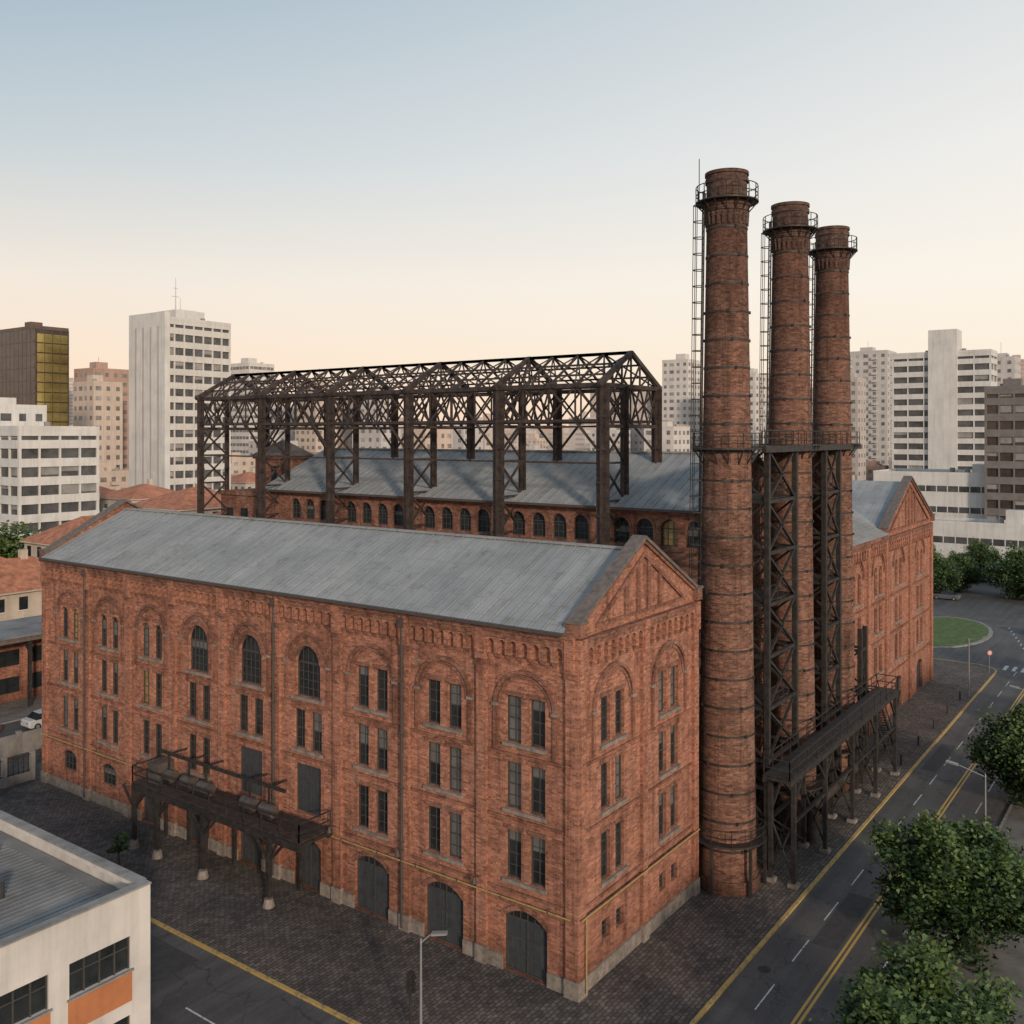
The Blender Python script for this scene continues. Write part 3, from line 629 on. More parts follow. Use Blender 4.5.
def raised(name,P,mtop,mk_,z=.12,kw=.2):
    mb=MB(); n=len(P)
    def inset(i):
        a=Vector(P[i-1]);b=Vector(P[i]);d=Vector(P[(i+1)%n]); e1=(b-a).normalized();e2=(d-b).normalized(); nn=(Vector((-e1.y,e1.x))+Vector((-e2.y,e2.x))).normalized(); return b+nn*kw
    I=[inset(i) for i in range(n)]
    mb.add([(*p,z-.004) for p in I],[tuple(range(n))],0)
    for i in range(n):
        j=(i+1)%n; mb.quad((*P[i],0),(*P[j],0),(*P[j],z),(*P[i],z),1); mb.quad((*P[i],z),(*P[j],z),(*I[j],z),(*I[i],z),1)
    mb.build(name,[mtop,mk_])
raised('cobbled_pavement',rounded(-7.8,86,-5.5,60,3.0),cob,ykerb)
raised('pavement',rounded(-7.8,84,-40,-13.2,2.0),pavement,concrete)
raised('pavement',rounded(-60,-15.2,-5.5,64,1.5),pavement,concrete)
raised('grass_island',[(104+12*math.cos(2*math.pi*i/30),5+6.5*math.sin(2*math.pi*i/30)) for i in range(30)],grassm,concrete,.15,.5)
raised('pavement',rounded(-7.8,60,68,120,2.0),pavement,concrete)
sheet('road',[(-7.8,60),(86,60),(86,68),(-7.8,68)],.004,asp)
def bollard(x,y):
    mb=MB(); mb.cyl((0,0,0),(0,0,.75),.09,.07,10); mb.cyl((0,0,.75),(0,0,.85),.1,.06,10); mb.build('bollard',[steel],loc=(x,y,.116))
for x in (44,50,56,62,68): bollard(x,-4.4)
def bin_(x,y):
    mb=MB(); mb.cyl((0,0,.1),(0,0,.95),.26,.3,14); mb.cyl((0,0,.95),(0,0,1.08),.32,.2,14,1); mb.cyl((0,0,0),(0,0,.1),.2,.2,10,1); mb.build('litter_bin',[doorm,steel],loc=(x,y,.116))
bin_(50.5,-1.2)

# ================================================================ foreground left office building
officeroof=M('felt_roof',(.19,.185,.18),.9,.4,.35)
ob_=empty('white_office_building',(-28,24,0)); mb=MB(); x0,x1,y0,y1=-46,-15.3,12.2,46; zt=8.0
F=FB(y0); ops=[]
cs=[-17.6-3.55*k for k in range(8)]
for c in cs: ops+=[(c-1.35,c+1.35,4.95,6.35,0,'strip'),(c-1.35,c+1.35,1.6,3.0,0,'strip')]
wall(mb,F,x0,x1,0,zt,ops,0,.18)
for (a,b2,c,d,r_,k) in ops:
    mb.quad(F(a,c,-.175),F(b2,c,-.175),F(b2,d,-.175),F(a,d,-.175),1)
    for i in range(5): u=a+(b2-a)*i/4; u=min(max(u,a+.03),b2-.03); fbox(mb,F,u-.03,u+.03,c,d,-.17,-.08,3)
    fbox(mb,F,a,b2,c+.9,c+.95,-.17,-.09,3); fbox(mb,F,a-.05,b2+.05,c-1.35,c-.08,.0,.05,2); fbox(mb,F,a-.1,b2+.1,c-.08,c,0,.12,4)
mb.quad((x1,y0,0),(x1,y1,0),(x1,y1,zt),(x1,y0,zt)); mb.quad((x0,y0,0),(x0,y1,0),(x0,y1,zt),(x0,y0,zt)); mb.quad((x0,y1,0),(x1,y1,0),(x1,y1,zt),(x0,y1,zt))
for k in range(8): 
    y=15+3.7*k
    for z in (1.6,4.95): mb.box(x1-.1,x1+.03,y,y+2.4,z,z+1.4,1)
zr_=7.35; mb.box(x0+.1,x1-.1,y0+.1,y1-.1,zr_-.1,zr_,5)
for bx in ((x0,x1,y0+.002,y0+.35),(x0,x1,y1-.35,y1),(x0,x0+.35,y0+.35,y1-.35),(x1-.35,x1-.002,y0+.35,y1-.35)): mb.box(*bx,zt-.02,zt+.22,0)
for bx in ((x0,x1,y0-.08,y0+.42),(x1-.42,x1+.08,y0+.42,y1-.4)): mb.box(*bx,zt+.22,zt+.3,4)
for k in range(90): mb.beam((x1-.8,y0+.8+k*.36,zr_+.02),(x0+.5,y0+.8+k*.36,zr_+.02),.07,.05,5)
mb.cyl((-19,18,zr_),(-19,18,zr_+.8),.3,n=12,m=3); mb.cyl((-17.2,22,zr_),(-17.2,22,zr_+.6),.12,n=10,m=3)
mb.build('body',[white,glass,orange,frame,concrete,officeroof],ob_)

# ================================================================ street lamps
def lamp(x,y,h,dx,dy,arm=1.3,z0=.116):
    mb=MB(); mb.cyl((0,0,0),(0,0,.5),.11,.09,12); mb.cyl((0,0,.5),(0,0,h),.07,.045,12)
    mb.cyl((0,0,h-.1),(dx*arm,dy*arm,h+.35),.035,.03,8)
    p=Vector((dx*arm,dy*arm,h+.36)); q=p+Vector((dx*.7,dy*.7,.08)); mb.beam(p,q,.26,.09); mb.beam(p+Vector((0,0,-.06)),q+Vector((0,0,-.05)),.2,.03,1)
    mb.cyl((0,0,h-.1),(0,0,h+.12),.06,.02,8)
    mb.build('street_lamp',[galv,white],loc=(x,y,z0))
lamp(-7.4,3.6,4.9,.45,-.89,.5)
lamp(13.6,-13.6,4.6,0,1,.4)
lamp(26.5,-13.7,6.1,0,1,1.6)
lamp(49,-13.8,6.2,0,1); lamp(72,-13.8,6.2,0,1)
for x,y,h in ((88,8,7),(93,-16,8),(118,-18,8),(122,14,8),(100,22,8),(134,-4,8)): lamp(x,y,h,0,1,1.5,.004)
lamp(70,-4.9,6,0,-1)
mb=MB(); mb.cyl((0,0,0),(0,0,3.0),.06,n=10); mb.box(-.16,.16,-.12,.12,2.2,3.1)
for z in (2.35,2.65,2.95): mb.cyl((0,-.12,z),(0,-.24,z),.1,n=12,m=1)
mb.build('traffic_light',[steel,dark],loc=(-7.2,4.4,.116))
mb=MB(); rail(mb,[(0,0,0),(0,4,0)],1.0,.06,1.0); mb.build('yellow_barrier',[ypipe],loc=(-14.7,10.5,.004))
def sign(x,y,rz,col):
    mb=MB(); mb.cyl((0,0,0),(0,0,2.6),.035,n=8); mb.cyl((0,-.04,2.35),(0,-.07,2.35),.32,n=20,m=1); mb.cyl((0,-.07,2.35),(0,-.08,2.35),.24,n=20,m=2)
    o=mb.build('traffic_sign',[galv,M('sign_rim',col,.5,.05),white],loc=(x,y,.116)); o.rotation_euler=(0,0,rz)
sign(82,-4.9,rad(-50),(.5,.04,.03)); sign(20,-13.6,rad(-50),(.05,.1,.35)); sign(84,4,rad(-60),(.5,.04,.03))

# ================================================================ trees
def tree(loc,rc,h,seed,nclump=60,per=170,leaf=.15,off=(0,0)):
    rr=np.random.RandomState(seed); mb=MB()
    th=h-rc*1.45; FL=.82
    top=Vector((off[0]*.5,off[1]*.5,th)); mb.cyl((0,0,-.1),(off[0]*.2,off[1]*.2,th*.55),.2*rc/3.5+.06,.16*rc/3.5+.04,9); mb.cyl((off[0]*.2,off[1]*.2,th*.55),top,.16*rc/3.5+.04,.12*rc/3.5+.03,9)
    cc=Vector((off[0],off[1],h-rc*FL*1.02)); cl=[]
    while len(cl)<nclump:
        v=rr.normal(size=3); v/=np.linalg.norm(v); q=.35+.62*rr.rand()**.45
        bump=1+.17*math.sin(v[0]*5+seed)+.13*math.sin(v[1]*6+v[2]*4+seed*2)
        cl.append(cc+Vector((v[0]*rc*q*bump,v[1]*rc*q*bump,v[2]*rc*FL*q*bump)))
    for i in range(9):
        p=cl[i*5%len(cl)]; mid=top.lerp(p,.5)+Vector((0,0,-.15)); mb.cyl(top,mid,.075,.05,6); mb.cyl(mid,p,.05,.02,6)
    V=np.array(mb.v); F_=list(mb.f); mt=list(mb.m); o=len(V); allv=[V]
    for ci,p in enumerate(cl):
        s=rc*.105*(.7+.7*rr.rand()); n=per
        pos=rr.normal(size=(n,3))*np.array([s,s,s*.7])+np.array(p)
        a=rr.normal(size=(n,3)); a[:,2]*=.5; a/=np.linalg.norm(a,axis=1)[:,None]
        b=np.cross(a,rr.normal(size=(n,3))*np.array([.5,.5,1])); b/=np.linalg.norm(b,axis=1)[:,None]+1e-6
        L_=leaf*(.6+.8*rr.rand(n,1))
        vs=np.stack([pos-a*L_,pos+b*L_*.6,pos+a*L_,pos-b*L_*.6],1).reshape(-1,3); allv.append(vs)
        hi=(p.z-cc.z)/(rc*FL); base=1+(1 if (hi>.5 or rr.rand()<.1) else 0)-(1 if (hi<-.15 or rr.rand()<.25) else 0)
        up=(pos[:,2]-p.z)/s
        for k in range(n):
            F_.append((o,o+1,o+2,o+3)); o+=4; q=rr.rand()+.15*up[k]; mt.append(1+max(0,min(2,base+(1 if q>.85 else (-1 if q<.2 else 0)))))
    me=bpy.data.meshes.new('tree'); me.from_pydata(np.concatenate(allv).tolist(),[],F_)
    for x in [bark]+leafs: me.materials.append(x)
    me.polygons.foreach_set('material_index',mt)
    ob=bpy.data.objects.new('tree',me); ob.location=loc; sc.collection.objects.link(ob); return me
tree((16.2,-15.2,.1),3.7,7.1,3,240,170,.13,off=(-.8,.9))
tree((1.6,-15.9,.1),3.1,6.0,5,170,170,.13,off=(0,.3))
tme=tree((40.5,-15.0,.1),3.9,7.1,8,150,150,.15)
def inst(me,x,y,s,rz):
    o=bpy.data.objects.new('tree',me); o.location=(x,y,0); o.scale=(s,s,s*.95); o.rotation_euler=(0,0,rz); sc.collection.objects.link(o)
for i,(e_,n_) in enumerate(((72,163),(79,168),(85,160),(91,166),(98,158),(104,168),(76,178),(88,180),(111,160),(60,240),(118,176))):
    x,y=cw(e_,n_); inst(tme,x,y,R.uniform(.9,1.25),i*1.3)
for i,(e_,n_) in enumerate(((-112,228),(-104,232),(-97,225),(-118,224),(-125,235),(-62,190),(-58,196),(70,215),(64,222),(82,230),(-88,205),(-77,140),(-73,144),(-83,143))):
    x,y=cw(e_,n_); inst(tme,x,y,R.uniform(1.2,1.7) if i<11 else 1.9,i*1.7)
inst(tme,60,-18,1.0,2.2); inst(tme,78,-19,1.1,4.2); inst(tme,-7,-17.5,.8,1.2)
tree((-4.9,31.5,.116),.7,2.0,12,14,60,.09)

# ================================================================ cars
def car(x,y,rz,col,z0=.004):
    st=[(-2.15,.38,.72,.78,.72,.66,0),(-2.0,.25,.86,.92,.84,.76,0),(-1.55,.22,.92,.97,.87,.78,0),(-1.05,.22,.93,1.40,.88,.66,1),(-.3,.22,.93,1.46,.88,.68,1),(.35,.22,.92,1.42,.88,.67,1),(1.05,.22,.90,.96,.87,.76,2),(1.9,.24,.78,.83,.84,.72,0),(2.15,.36,.62,.66,.74,.66,0)]
    mb=MB(); vs=[]
    for x_,zb,zm,zt,wb,wt,_ in st: vs+=[(x_,-wb*.95,zb),(x_,-wb,zb+.25),(x_,-wb,zm),(x_,-wt,zt),(x_,wt,zt),(x_,wb,zm),(x_,wb,zb+.25),(x_,wb*.95,zb)]
    for i in range(len(st)-1):
        o=i*8
        for k in range(8):
            k2=(k+1)%8; cab=(st[i][6]==1 or st[i+1][6]==1)
            g=1 if cab and k in (2,4) else 0
            if k==3 and (st[i][6]==0 and st[i+1][6]==1 or st[i+1][6]==2): g=1
            mb.add([vs[o+k],vs[o+k2],vs[o+8+k2],vs[o+8+k]],[(0,1,2,3)],g)
    mb.add(vs[:8],[tuple(range(8))]); mb.add(vs[-8:],[tuple(range(8))])
    for wx in (-1.35,1.35):
        for s in (-1,1): mb.cyl((wx,s*.68,.31),(wx,s*.9,.31),.31,n=18,m=2); mb.cyl((wx,s*.9,.31),(wx,s*.905,.31),.18,n=12,m=3)
    for s in (-.55,.55): mb.box(2.08,2.17,s-.15,s+.15,.55,.66,3); mb.box(-2.17,-2.06,s-.15,s+.15,.66,.78,4)
    cm=M('car_paint',col,.3,.05,1); o=mb.build('parked_car',[cm,glass,dark,galv,orange],loc=(x,y,z0)); o.rotation_euler=(0,0,rz)
car(8,64.5,0,(.5,.5,.5)); car(15.5,65,0,(.08,.08,.09)); car(2,66,0,(.25,.05,.04))
for i,(x,y,r_) in enumerate(((132,-18,0),(126,-17.6,0),(120,-17.8,0),(133,10,90),(133,17,90),(133,24,90),(133,31,90),(110,-6,10),(90,24,95))):
    car(x,y,rad(r_),[(.08,.08,.09),(.3,.3,.31),(.25,.05,.04),(.12,.12,.13),(.35,.35,.35),(.05,.07,.12),(.2,.2,.2),(.06,.06,.07),(.3,.28,.25)][i])

# ================================================================ fence & left street buildings
mb=MB(); mb.box(-7.6,-.5,50.9,51.1,.12,.8,0)
for k in range(18): mb.beam((-7.5+k*.4,51,.8),(-7.5+k*.4,51,2.3),.05,.05,1)
for z in (.95,2.2): mb.beam((-7.6,51,z),(-.5,51,z),.06,.06,1)
for x in (-7.6,-5,-2.6,-.4): mb.box(x-.15,x+.15,50.8,51.2,.12,2.4,0)
mb.build('boundary_fence',[concrete,steel])
mb=MB(); mb.box(-7.6,8,57.8,58,.12,1.9,0)
for x in range(-7,9,3): mb.box(x-.18,x+.18,57.7,58.1,.12,2.1,0)
mb.build('boundary_wall',[concrete])
mb=MB(); mb.box(-6,26,71,80,6.9,7.4,0); mb.box(-6.2,26.2,70.8,80.2,7.4,7.55,1)
for x in range(-5,27,5):
    mb.beam((x,71.6,.1),(x,71.6,6.9),.3,.3,2); mb.beam((x,71.6,5.6),(x,73,6.9),.15,.15,2)
mb.box(-5,25,75,80,.1,6.9,3)
for x in range(-4,25,4): mb.box(x,x+2.6,74.9,75.0,1.0,2.6,4); mb.box(x,x+2.6,74.9,75.0,3.8,5.4,4)
mb.build('station_canopy',[coping,officeroof,steel,brick,glass])

def hiphouse(name,x0,x1,y0,y1,h,rh,wm,rm,e=.5):
    mb=MB(); mb.box(x0,x1,y0,y1,0,h-.02,0); mx=(x0+x1)/2;my=(y0+y1)/2; w=min(x1-x0,y1-y0)/2
    if x1-x0>y1-y0: r0,r1=(x0+w,my),(x1-w,my)
    else: r0,r1=(mx,y0+w),(mx,y1-w)
    A_=[(x0-e,y0-e,h),(x1+e,y0-e,h),(x1+e,y1+e,h),(x0-e,y1+e,h),(*r0,h+rh),(*r1,h+rh)]
    f=[(0,1,5,4),(1,2,5),(2,3,4,5),(3,0,4)] if x1-x0>y1-y0 else [(0,1,4),(1,2,5,4),(2,3,5),(3,0,4,5)]
    mb.add(A_,f,1); mb.box(x0-e,x1+e,y0-e,y1+e,h-.18,h-.01,0)
    mb.box(mx+1,mx+1.8,my-.4,my+.4,h,h+rh+.9,0)
    fl=max(1,int(h/3.1))
    for k in range(fl):
        z=k*h/fl+1.0
        n=int((x1-x0)/2.3)
        for i in range(n): u=x0+(x1-x0)*(i+.5)/n; mb.box(u-.5,u+.5,y0-.05,y0,z,z+1.5,2); mb.box(u-.6,u+.6,y0-.12,y0,z-.12,z,3)
        n=int((y1-y0)/2.3)
        for i in range(n): u=y0+(y1-y0)*(i+.5)/n; mb.box(x0-.05,x0,u-.5,u+.5,z,z+1.5,2); mb.box(x0-.12,x0,u-.6,u+.6,z-.12,z,3)
    return mb.build(name,[wm,rm,glass,white])
hiphouse('tiled_roof_house',10,26,86,97,9.6,3.2,cream,tile)
hiphouse('tiled_roof_house',28,44,84,96,10.5,3.2,cream,tile)
hiphouse('tiled_roof_house',8,24,101,113,10.5,3.4,white,tile)
hiphouse('tiled_roof_house',30,46,101,112,12.5,3.4,cream,tile)
hiphouse('tiled_roof_house',50,64,84,96,15.5,3.0,white,tile)
hiphouse('tiled_roof_house',50,66,104,118,16,3.0,cream,tile)
hiphouse('tiled_roof_house',70,84,90,104,17,3.2,white,tile)
hiphouse('tiled_roof_house',72,88,72,84,17,3.2,cream,tile)

# ================================================================ city
def haze_tint(c,k): return tuple(x*(1-k)+y*k for x,y in zip(c,(.60,.51,.45)))  # mixes aerial haze into a base colour
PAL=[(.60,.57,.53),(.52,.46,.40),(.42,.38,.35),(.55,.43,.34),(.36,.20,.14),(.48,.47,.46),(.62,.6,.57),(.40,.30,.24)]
cm=[[M('city_wall_%d_%d'%(i,l),haze_tint(c,[.03,.25,.48][l]),.9,.1,.25,streak=[.3,.25,.15][l]) for i,c in enumerate(PAL)] for l in range(3)]  # walls, glass and roofs get paler hazed copies by distance from the camera
cg=[M('city_glass_%d'%l,haze_tint((.05,.055,.06),[.05,.25,.45][l]),.25,.6,.3) for l in range(3)]
cr=[[M('city_roof_%d_%d'%(i,l),haze_tint(c,[.05,.25,.45][l]),.9,.3,.3) for i,c in enumerate([(.25,.24,.23),(.36,.35,.34),(.40,.15,.08)])] for l in range(3)]
def block(name,x,y,La,Lb,H_,style,wm,gm_,rm,fl=3.1,bay=3.0,extra=True,seed=0):
    r=random.Random(seed+int(x*7+y)); mb=MB(); x1,y1=x+La,y+Lb; nf=max(1,int(round(H_/fl))); fh=H_/nf
    if style=='slab':
        mb.box(x+.35,x1-.35,y+.35,y1-.35,0,H_-.5,1)
        for k in range(nf): mb.box(x,x1,y,y1,k*fh,k*fh+fh*.46,0)
        mb.box(x,x1,y,y1,H_-1.0,H_,0)
        for (o,l,ax) in ((x,La,0),(y,Lb,1)):
            n=max(2,int(l/bay))
            for i in range(n+1):
                u=o+l*i/n; w=.16 if 0<i<n else .5
                a,b2=max(o+.02,u-w),min(o+l-.02,u+w)
                if ax==0: mb.box(a,b2,y+.04,y+.4,0,H_-.6,0)
                else: mb.box(x+.04,x+.4,a,b2,0,H_-.6,0)
                if 0<=i<n:
                    for k in range(nf):
                        if r.random()<.3:
                            zt_=(k+1)*fh; hh_=fh*.54*r.uniform(.3,.95)
                            if ax==0: mb.box(u+.2,u+l/n-.2,y+.3,y+.34,zt_-hh_,zt_,2)
                            else: mb.box(x+.3,x+.34,u+.2,u+l/n-.2,zt_-hh_,zt_,2)
    elif style=='glass':
        mb.box(x,x1,y,y1,0,H_,1)
        for k in range(nf+1): mb.box(x-.06,x1+.06,y-.06,y1+.06,k*fh-.12,k*fh+.12,0)
        for i in range(int(La/2)+1): u=x+La*i/int(La/2); mb.box(u-.06,u+.06,y-.05,y+.1,0,H_,0)
        for i in range(int(Lb/2)+1): u=y+Lb*i/int(Lb/2); mb.box(x-.05,x+.1,u-.06,u+.06,0,H_,0)
    else:
        mb.box(x,x1,y,y1,0,H_,0)
        for k in range(nf):
            z=k*fh+.95
            for (o,l,ax) in ((x,La,0),(y,Lb,1)):
                if style=='strip':
                    if ax==0: mb.box(x+.5,x1-.5,y-.05,y+.05,z,z+1.3,1)
                    else: mb.box(x-.05,x+.05,y+.5,y1-.5,z,z+1.3,1)
                    n=max(2,int(l/2.2))
                    for i in range(1,n):
                        u=o+l*i/n
                        if ax==0: mb.box(u-.1,u+.1,y-.08,y,z,z+1.3,0)
                        else: mb.box(x-.08,x,u-.1,u+.1,z,z+1.3,0)
                    continue
                n=max(1,int(l/bay))
                for i in range(n):
                    u=o+l*(i+.5)/n; w=.62 if (i+ax)%3 else .95
                    mm=1 if r.random()>.15 else 2
                    if ax==0: mb.box(u-w,u+w,y-.05,y+.05,z,z+1.35,mm)
                    else: mb.box(x-.05,x+.05,u-w,u+w,z,z+1.35,mm)
                    if style=='balc' and i%3==1:
                        if ax==0: mb.box(u-1.1,u+1.1,y-.9,y,z-.95,z+.1,0)
                        else: mb.box(x-.9,x,u-1.1,u+1.1,z-.95,z+.1,0)
    for bx in ((x,x1,y-.03,y+.25),(x,x1,y1-.25,y1+.03),(x-.03,x+.25,y+.25,y1-.25),(x1-.25,x1+.03,y+.25,y1-.25)): mb.box(*bx,H_-.01,H_+.7,0)
    mb.box(x+.25,x1-.25,y+.25,y1-.25,H_-.01,H_+.08,2)
    if extra:
        w=min(La,Lb)*.35; cx_=x+La*r.uniform(.35,.6);cy_=y+Lb*r.uniform(.35,.6); mb.box(cx_-w/2,cx_+w/2,cy_-w/2,cy_+w/2,H_,H_+r.uniform(2,3.4),0)
        for q in range(r.randint(2,4)):
            px,py=x+La*r.uniform(.15,.8),y+Lb*r.uniform(.15,.8)
            if r.random()<.5: mb.cyl((px,py,H_),(px,py,H_+1.5),.6,n=10,m=2)
            else: mb.box(px,px+1.5,py,py+1,H_,H_+1.1,0)
        if r.random()<.4: mb.cyl((cx_,cy_,H_+2),(cx_,cy_,H_+r.uniform(5,7)),.06,n=5,m=1)
    return mb.build(name,[wm,gm_,rm],uv=None)
foot=[(68,90,70,106)]
def lm(name,e_,n_,La,Lb,top,style,wm,gm_,lvl=0,**k):
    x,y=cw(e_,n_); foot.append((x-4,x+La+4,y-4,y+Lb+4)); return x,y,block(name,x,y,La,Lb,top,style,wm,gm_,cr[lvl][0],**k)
sunset_gold=M('sunset_tinted_glass',(.85,.60,.22),.16,.35,.12,.9); brown=M('brown_cladding',(.12,.08,.06),.5,.2,.5); brglass=M('bronze_glass',(.06,.045,.04),.2,.4,.3)  # gold base colour paints in the sunset reflection on the tower panes
greyclad=M('grey_cladding',(.17,.15,.14),.6,.2,.5)
x,y,_=lm('glass_office_tower',-115.4,230,8.5,20,53.5,'glass',brown,brglass)
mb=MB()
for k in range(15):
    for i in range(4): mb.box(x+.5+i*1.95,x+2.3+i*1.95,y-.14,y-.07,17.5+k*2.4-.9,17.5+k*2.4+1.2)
mb.build('sunset_tinted_glazing',[sunset_gold],uv=None)
x,y,_=lm('white_office_tower',-80.3,220,18.5,14,54.5,'slab',cm[0][0],cg[0],bay=2.6,fl=3.3)
mb=MB(); mb.box(x-.2,x+1.2,y-.25,y+14.2,0,56.3,0); mb.box(x+5,x+13,y+3,y+10,54,57.5,0)
for i in range(4): mb.box(x-.27,x-.2,y+2.0+i*3,y+2.6+i*3,6,53,1)
mb.build('end_wall_and_plant_room',[cm[0][6],cm[0][2]],uv=None)
mb=MB(); mb.cyl((x+7,y+6,57),(x+7,y+6,65.5),.14,.04,6); mb.cyl((x+9,y+7,57),(x+9,y+7,61),.1,.04,6); mb.beam((x+6,y+6,61),(x+8,y+6,61),.08); mb.beam((x+6.4,y+6,63),(x+7.6,y+6,63),.08); mb.build('rooftop_antenna',[galv])
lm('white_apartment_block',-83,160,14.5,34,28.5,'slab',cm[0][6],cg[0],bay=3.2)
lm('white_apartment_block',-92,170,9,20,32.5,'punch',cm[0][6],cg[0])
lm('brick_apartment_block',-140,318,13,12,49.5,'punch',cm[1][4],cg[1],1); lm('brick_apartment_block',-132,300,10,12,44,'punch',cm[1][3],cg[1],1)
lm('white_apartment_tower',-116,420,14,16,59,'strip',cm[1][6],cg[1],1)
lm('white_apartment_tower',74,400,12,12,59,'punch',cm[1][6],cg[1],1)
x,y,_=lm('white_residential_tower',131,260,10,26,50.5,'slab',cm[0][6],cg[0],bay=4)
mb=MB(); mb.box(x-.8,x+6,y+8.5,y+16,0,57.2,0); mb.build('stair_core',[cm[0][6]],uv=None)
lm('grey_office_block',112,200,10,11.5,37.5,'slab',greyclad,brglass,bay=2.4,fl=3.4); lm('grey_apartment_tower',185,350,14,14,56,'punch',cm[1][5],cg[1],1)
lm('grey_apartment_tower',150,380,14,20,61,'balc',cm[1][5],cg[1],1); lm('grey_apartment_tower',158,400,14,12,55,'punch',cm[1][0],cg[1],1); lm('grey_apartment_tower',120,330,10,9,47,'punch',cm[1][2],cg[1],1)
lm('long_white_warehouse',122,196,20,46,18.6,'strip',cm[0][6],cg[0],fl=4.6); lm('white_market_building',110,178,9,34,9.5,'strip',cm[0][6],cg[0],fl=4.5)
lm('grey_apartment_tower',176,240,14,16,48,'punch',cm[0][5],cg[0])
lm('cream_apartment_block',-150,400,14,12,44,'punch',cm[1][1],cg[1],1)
cnt=0
for i in range(0,46):
    for j in range(-34,46):
        x=-60+i*17+R.uniform(-1.5,1.5)+(i//3)*5; y=j*17+R.uniform(-1.5,1.5)+(j//3)*5
        dx,dy=x+39.5,y+24.67; D=CS*dx+SN*dy; e_=SN*dx-CS*dy
        if D<175 or D>590 or abs(e_/D)>.70: continue
        La,Lb=R.uniform(10,15.5),R.uniform(10,15.5)
        if any(x<f[1] and x+La>f[0] and y<f[3] and y+Lb>f[2] for f in foot): continue
        if 86<x<145 and -45<y<62: continue
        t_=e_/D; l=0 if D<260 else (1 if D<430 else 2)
        if R.random()<.04: continue
        q=R.random(); H_=R.uniform(5.5,13) if q<.55 else R.uniform(11,21)
        if D>280 and q>.88: H_=R.uniform(24,33)
        if D>330 and q>.945 and (t_<-.12 or t_>.15): H_=R.uniform(36,52)
        if D<240: H_=R.uniform(9,15)
        if t_>.3 and D<300: H_=min(H_,12)
        if H_<15 and R.random()<.68:
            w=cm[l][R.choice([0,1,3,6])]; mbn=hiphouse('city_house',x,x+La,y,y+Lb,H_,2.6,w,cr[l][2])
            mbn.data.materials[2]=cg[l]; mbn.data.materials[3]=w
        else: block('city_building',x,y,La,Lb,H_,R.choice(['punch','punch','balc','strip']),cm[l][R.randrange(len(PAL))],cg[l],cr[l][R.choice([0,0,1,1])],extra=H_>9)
        cnt+=1
print('infill',cnt)
far=MB()
for k in range(2200):
    D=R.uniform(590,3200); e_=R.uniform(-.75,.75)*D; x,y=cw(e_,D); w=R.uniform(12,30); H_=R.uniform(6,22) if R.random()<.8 else R.uniform(26,42)
    tt=e_/D
    if R.random()<.09 and (tt<-.2 or tt>.1): H_=R.uniform(40,90)
    c=R.randrange(3); far.box(x,x+w,y,y+w*R.uniform(.6,1.4),0,H_,c)
    if H_>24: far.box(x+w*.3,x+w*.55,y+w*.2,y+w*.45,H_,H_+4,c)
    if D<1300:
        z=2
        while z<H_-1: far.box(x-.1,x,y+1,y+w*.55,z,z+1.2,3); far.box(x+1,x+w-1,y-.1,y,z,z+1.2,3); z+=3.2
far.build('distant_city_skyline',[M('far_a',(.58,.50,.44),.9,.08,.02),M('far_b',(.52,.44,.39),.9,.08,.02),M('far_c',(.56,.41,.34),.9,.08,.02),M('far_g',(.40,.36,.34),.6,.1,.02)],uv=None)  # pale base colours carry the distance haze
hl=MB(); n=120
for k in range(n):
    a0=-75+150*k/n;a1=-75+150*(k+1)/n
    hh=lambda a:24+14*math.sin(a*.13+1)+9*math.sin(a*.37)+4*math.sin(a*1.1)
    p=[]
    for a in (a0,a1): s,c=math.sin(rad(a)),math.cos(rad(a)); p+=[(*cw(s*4200,c*4200),0),(*cw(s*4600,c*4600),max(8,hh(a)*1.3))]
    hl.quad(p[0],p[2],p[3],p[1])
hl.build('hills',[M('hill_haze',(.52,.46,.42),.95,.08,.01)],uv=None)  # haze painted as the hill colour

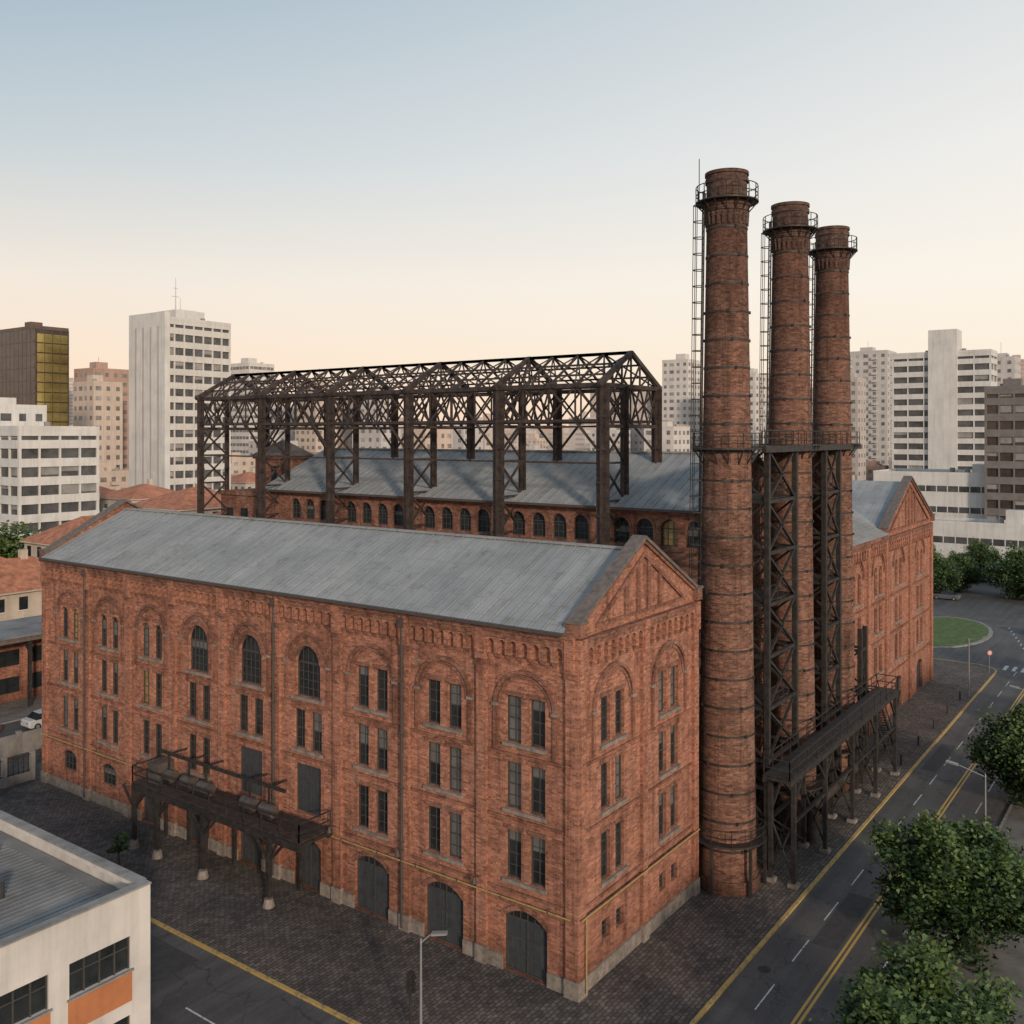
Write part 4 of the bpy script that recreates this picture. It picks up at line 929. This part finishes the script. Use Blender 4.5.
# ================================================================ world, sun, camera
wd=bpy.data.worlds.new('World'); sc.world=wd; wd.use_nodes=True; t=wd.node_tree; bg=t.nodes['Background']
sd=Vector((-.56,-.83,0)).normalized(); el=rad(16)
sk=t.nodes.new('ShaderNodeTexSky'); sk.sky_type='NISHITA'; sk.sun_disc=False; sk.sun_elevation=el; sk.sun_rotation=math.atan2(sd.x,sd.y); sk.dust_density=2
tc=t.nodes.new('ShaderNodeTexCoord'); sp_=t.nodes.new('ShaderNodeSeparateXYZ'); t.links.new(tc.outputs['Generated'],sp_.inputs[0])
L1=ramp(t,sp_.outputs['Z'],[(0,(1.0,.67,.48)),(.06,(1.0,.76,.58)),(.15,(.90,.80,.69)),(.27,(.58,.64,.66)),(.44,(.31,.44,.55)),(1,(.18,.28,.44))])
L2=ramp(t,sp_.outputs['Z'],[(0,(1.0,.76,.56)),(.06,(1.0,.87,.70)),(.15,(1.0,.92,.81)),(.27,(.90,.88,.84)),(.44,(.70,.74,.75)),(1,(.28,.4,.54))])
dt=t.nodes.new('ShaderNodeVectorMath'); dt.operation='DOT_PRODUCT'; dt.inputs[1].default_value=(SN,-CS,0); t.links.new(tc.outputs['Generated'],dt.inputs[0])
mr=t.nodes.new('ShaderNodeMapRange'); mr.inputs[1].default_value=-.5; mr.inputs[2].default_value=.5; t.links.new(dt.outputs['Value'],mr.inputs[0])
c=mixc(t,L1,L2,mr.outputs[0])
vs_=t.nodes.new('ShaderNodeVectorMath'); vs_.operation='SCALE'; vs_.inputs[3].default_value=10; t.links.new(c,vs_.inputs[0])
c=mixc(t,sk.outputs[0],vs_.outputs[0],.9); t.links.new(c,bg.inputs['Color']); bg.inputs['Strength'].default_value=.105
sl=bpy.data.lights.new('sun','SUN'); sl.energy=2.4; sl.angle=rad(4.5); sl.color=(1,.82,.65); so=bpy.data.objects.new('sun',sl); sc.collection.objects.link(so)
dvec=-Vector((sd.x*math.cos(el),sd.y*math.cos(el),math.sin(el))); so.rotation_euler=dvec.to_track_quat('-Z','Y').to_euler(); so.location=(0,-50,80)
cd=bpy.data.cameras.new('camera'); cd.sensor_width=36; cd.lens=951/1024*36; cd.shift_y=-.0752; cd.clip_end=12000; cd.clip_start=.5
co=bpy.data.objects.new('camera',cd); co.location=CA; co.rotation_euler=(rad(90),0,rad(35.9-90)); sc.collection.objects.link(co); sc.camera=co
sc.view_settings.view_transform='Standard'; sc.view_settings.look='None'; sc.view_settings.exposure=0
